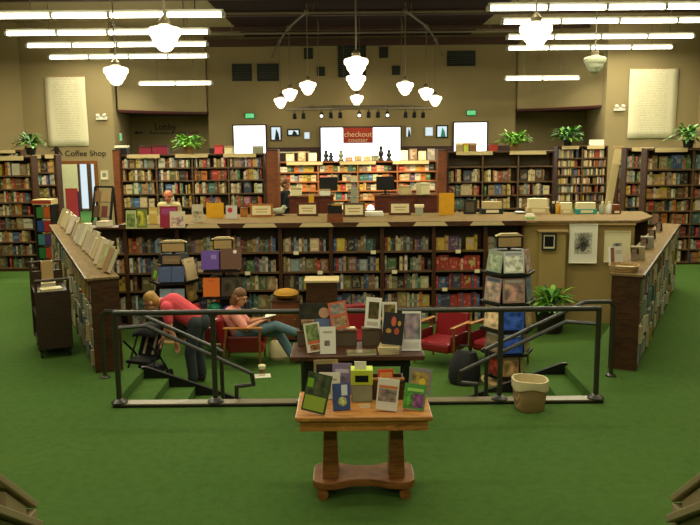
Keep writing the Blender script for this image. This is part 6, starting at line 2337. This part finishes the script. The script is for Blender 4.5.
mb = MB()
for x in (-.38, 0, .38):
    mb.cyl((x, -.06, 0), (x, -.06, .24), .012, n=6)
mb.tube([(-.38, -.06, .24), (.38, -.06, .24)], .012)
mb.build('frame', 'strip_cream', t)
mb = MB(); mb.box(-.4, .4, -.08, .1, .24, .255)
mb.build('top_board', 'lamp_off', t)

# red panel and door leaf seen through the coffee shop doorway
p = on_z(72, 219, 0)
t = thing('red_display_board', 'tall red display board standing inside the coffee shop doorway', 'display board', (at_y(72, 200, 26.6).x, 26.6, 0))
mb = MB(); mb.box(-.2, .2, -.02, .02, .05, 1.1)
mb.build('board', 'shirt_red', t)
plain('purple_trim', (96, 40, 100), 0.5)
mb = MB(); mb.box(.2, .25, -.02, .02, .05, 1.0)
mb.build('edge_strip', 'purple_trim', t)
mb = MB(); mb.box(-.22, .26, -.15, .15, 0, .05)
mb.build('foot', 'yellow_fabric', t)
t = thing('glass_door', 'open glazed door leaf at the right inside the coffee shop doorway', 'door', (DX1 - .05, 25.3, 0), R(105))
mb = MB(); mb.box(0, .06, -.02, .02, 0.01, 2.0); mb.box(.84, .9, -.02, .02, 0.01, 2.0); mb.box(.06, .84, -.02, .02, .01, .2); mb.box(.06, .84, -.02, .02, 1.92, 2.0)
mb.build('frame', 'steel', t)
m, nt, b = mk('glass_pane')
b.inputs['Base Color'].default_value = (.75, .9, .95, 1)
b.inputs['Roughness'].default_value = .1
b.inputs['Transmission Weight'].default_value = .9
mb = MB(); mb.box(.06, .84, -.004, .004, .2, 1.92)
mb.build('pane', 'glass_pane', t)
mb = MB(); mb.tube([(.80, -.02, .95), (.80, -.07, .97), (.80, -.07, 1.2), (.80, -.02, 1.22)], .012)
mb.build('handle', 'steel', t, smooth=True)
ld = bpy.data.lights.new('shop_lamp', 'AREA')
ld.size = 2.0
ld.energy = 330
ld.color = (0.75, 1.0, 0.95)
lo = bpy.data.objects.new('shop_lamp', ld)
COL.objects.link(lo)
lo.location = (-9.0, 27.6, 3.9)

# ------------------------------------------------------------------ shelved books: the largest as things, the rest as one mass
BOOKS.sort(key=lambda q: -q['area'])
NIND = 262
for q in BOOKS[:NIND]:
    o = bpy.data.objects.new('book', ME_FACE if q['face'] else ME_SPINE)
    COL.objects.link(o)
    o.matrix_world = q['M'] @ Matrix.Diagonal((*q['dim'], 1))
    o.color = (*q['c'], 1)
    tag(o, '%s %s %s from left, %s' % (q['nm'], 'face-out book' if q['face'] else 'book', ORD[q['n'] - 1], q['desc'].replace(' the ', ' ')), 'book', q['group'])
mb = MB()
for q in BOOKS[NIND:]:
    w, d, h = q['dim']
    mb.mi = 0
    mb.col = q['c']
    mb.box(-w / 2, w / 2, 0, d, 0, h, q['M'])
    if q['area'] > 12:
        k = 1.9 if sum(q['c']) < 0.5 else 0.45
        mb.col = tuple(min(1, v * k + (0.06 if k > 1 else 0)) for v in q['c'])
        a = rnd.uniform(.3, .6)
        mb.box(-w * .36, w * .36, -.0012, -.0002, h * a, h * (a + rnd.uniform(.1, .28)), q['M'])
o = mb.build('shelved_books', 'book_mixed')
o['kind'] = 'stuff'
tag(o, 'the many smaller books filling the bookcases all around the shop', 'books')

# ------------------------------------------------------------------ world and view
w = bpy.data.worlds.new('world')
scene.world = w
w.use_nodes = True
w.node_tree.nodes['Background'].inputs[0].default_value = (1.0, 0.86, 0.6, 1)
w.node_tree.nodes['Background'].inputs[1].default_value = 0.03
scene.view_settings.view_transform = 'Standard'
scene.view_settings.look = 'None'
scene.view_settings.exposure = 0.0
scene.view_settings.gamma = 1.0
scene.view_settings.use_curve_mapping = False
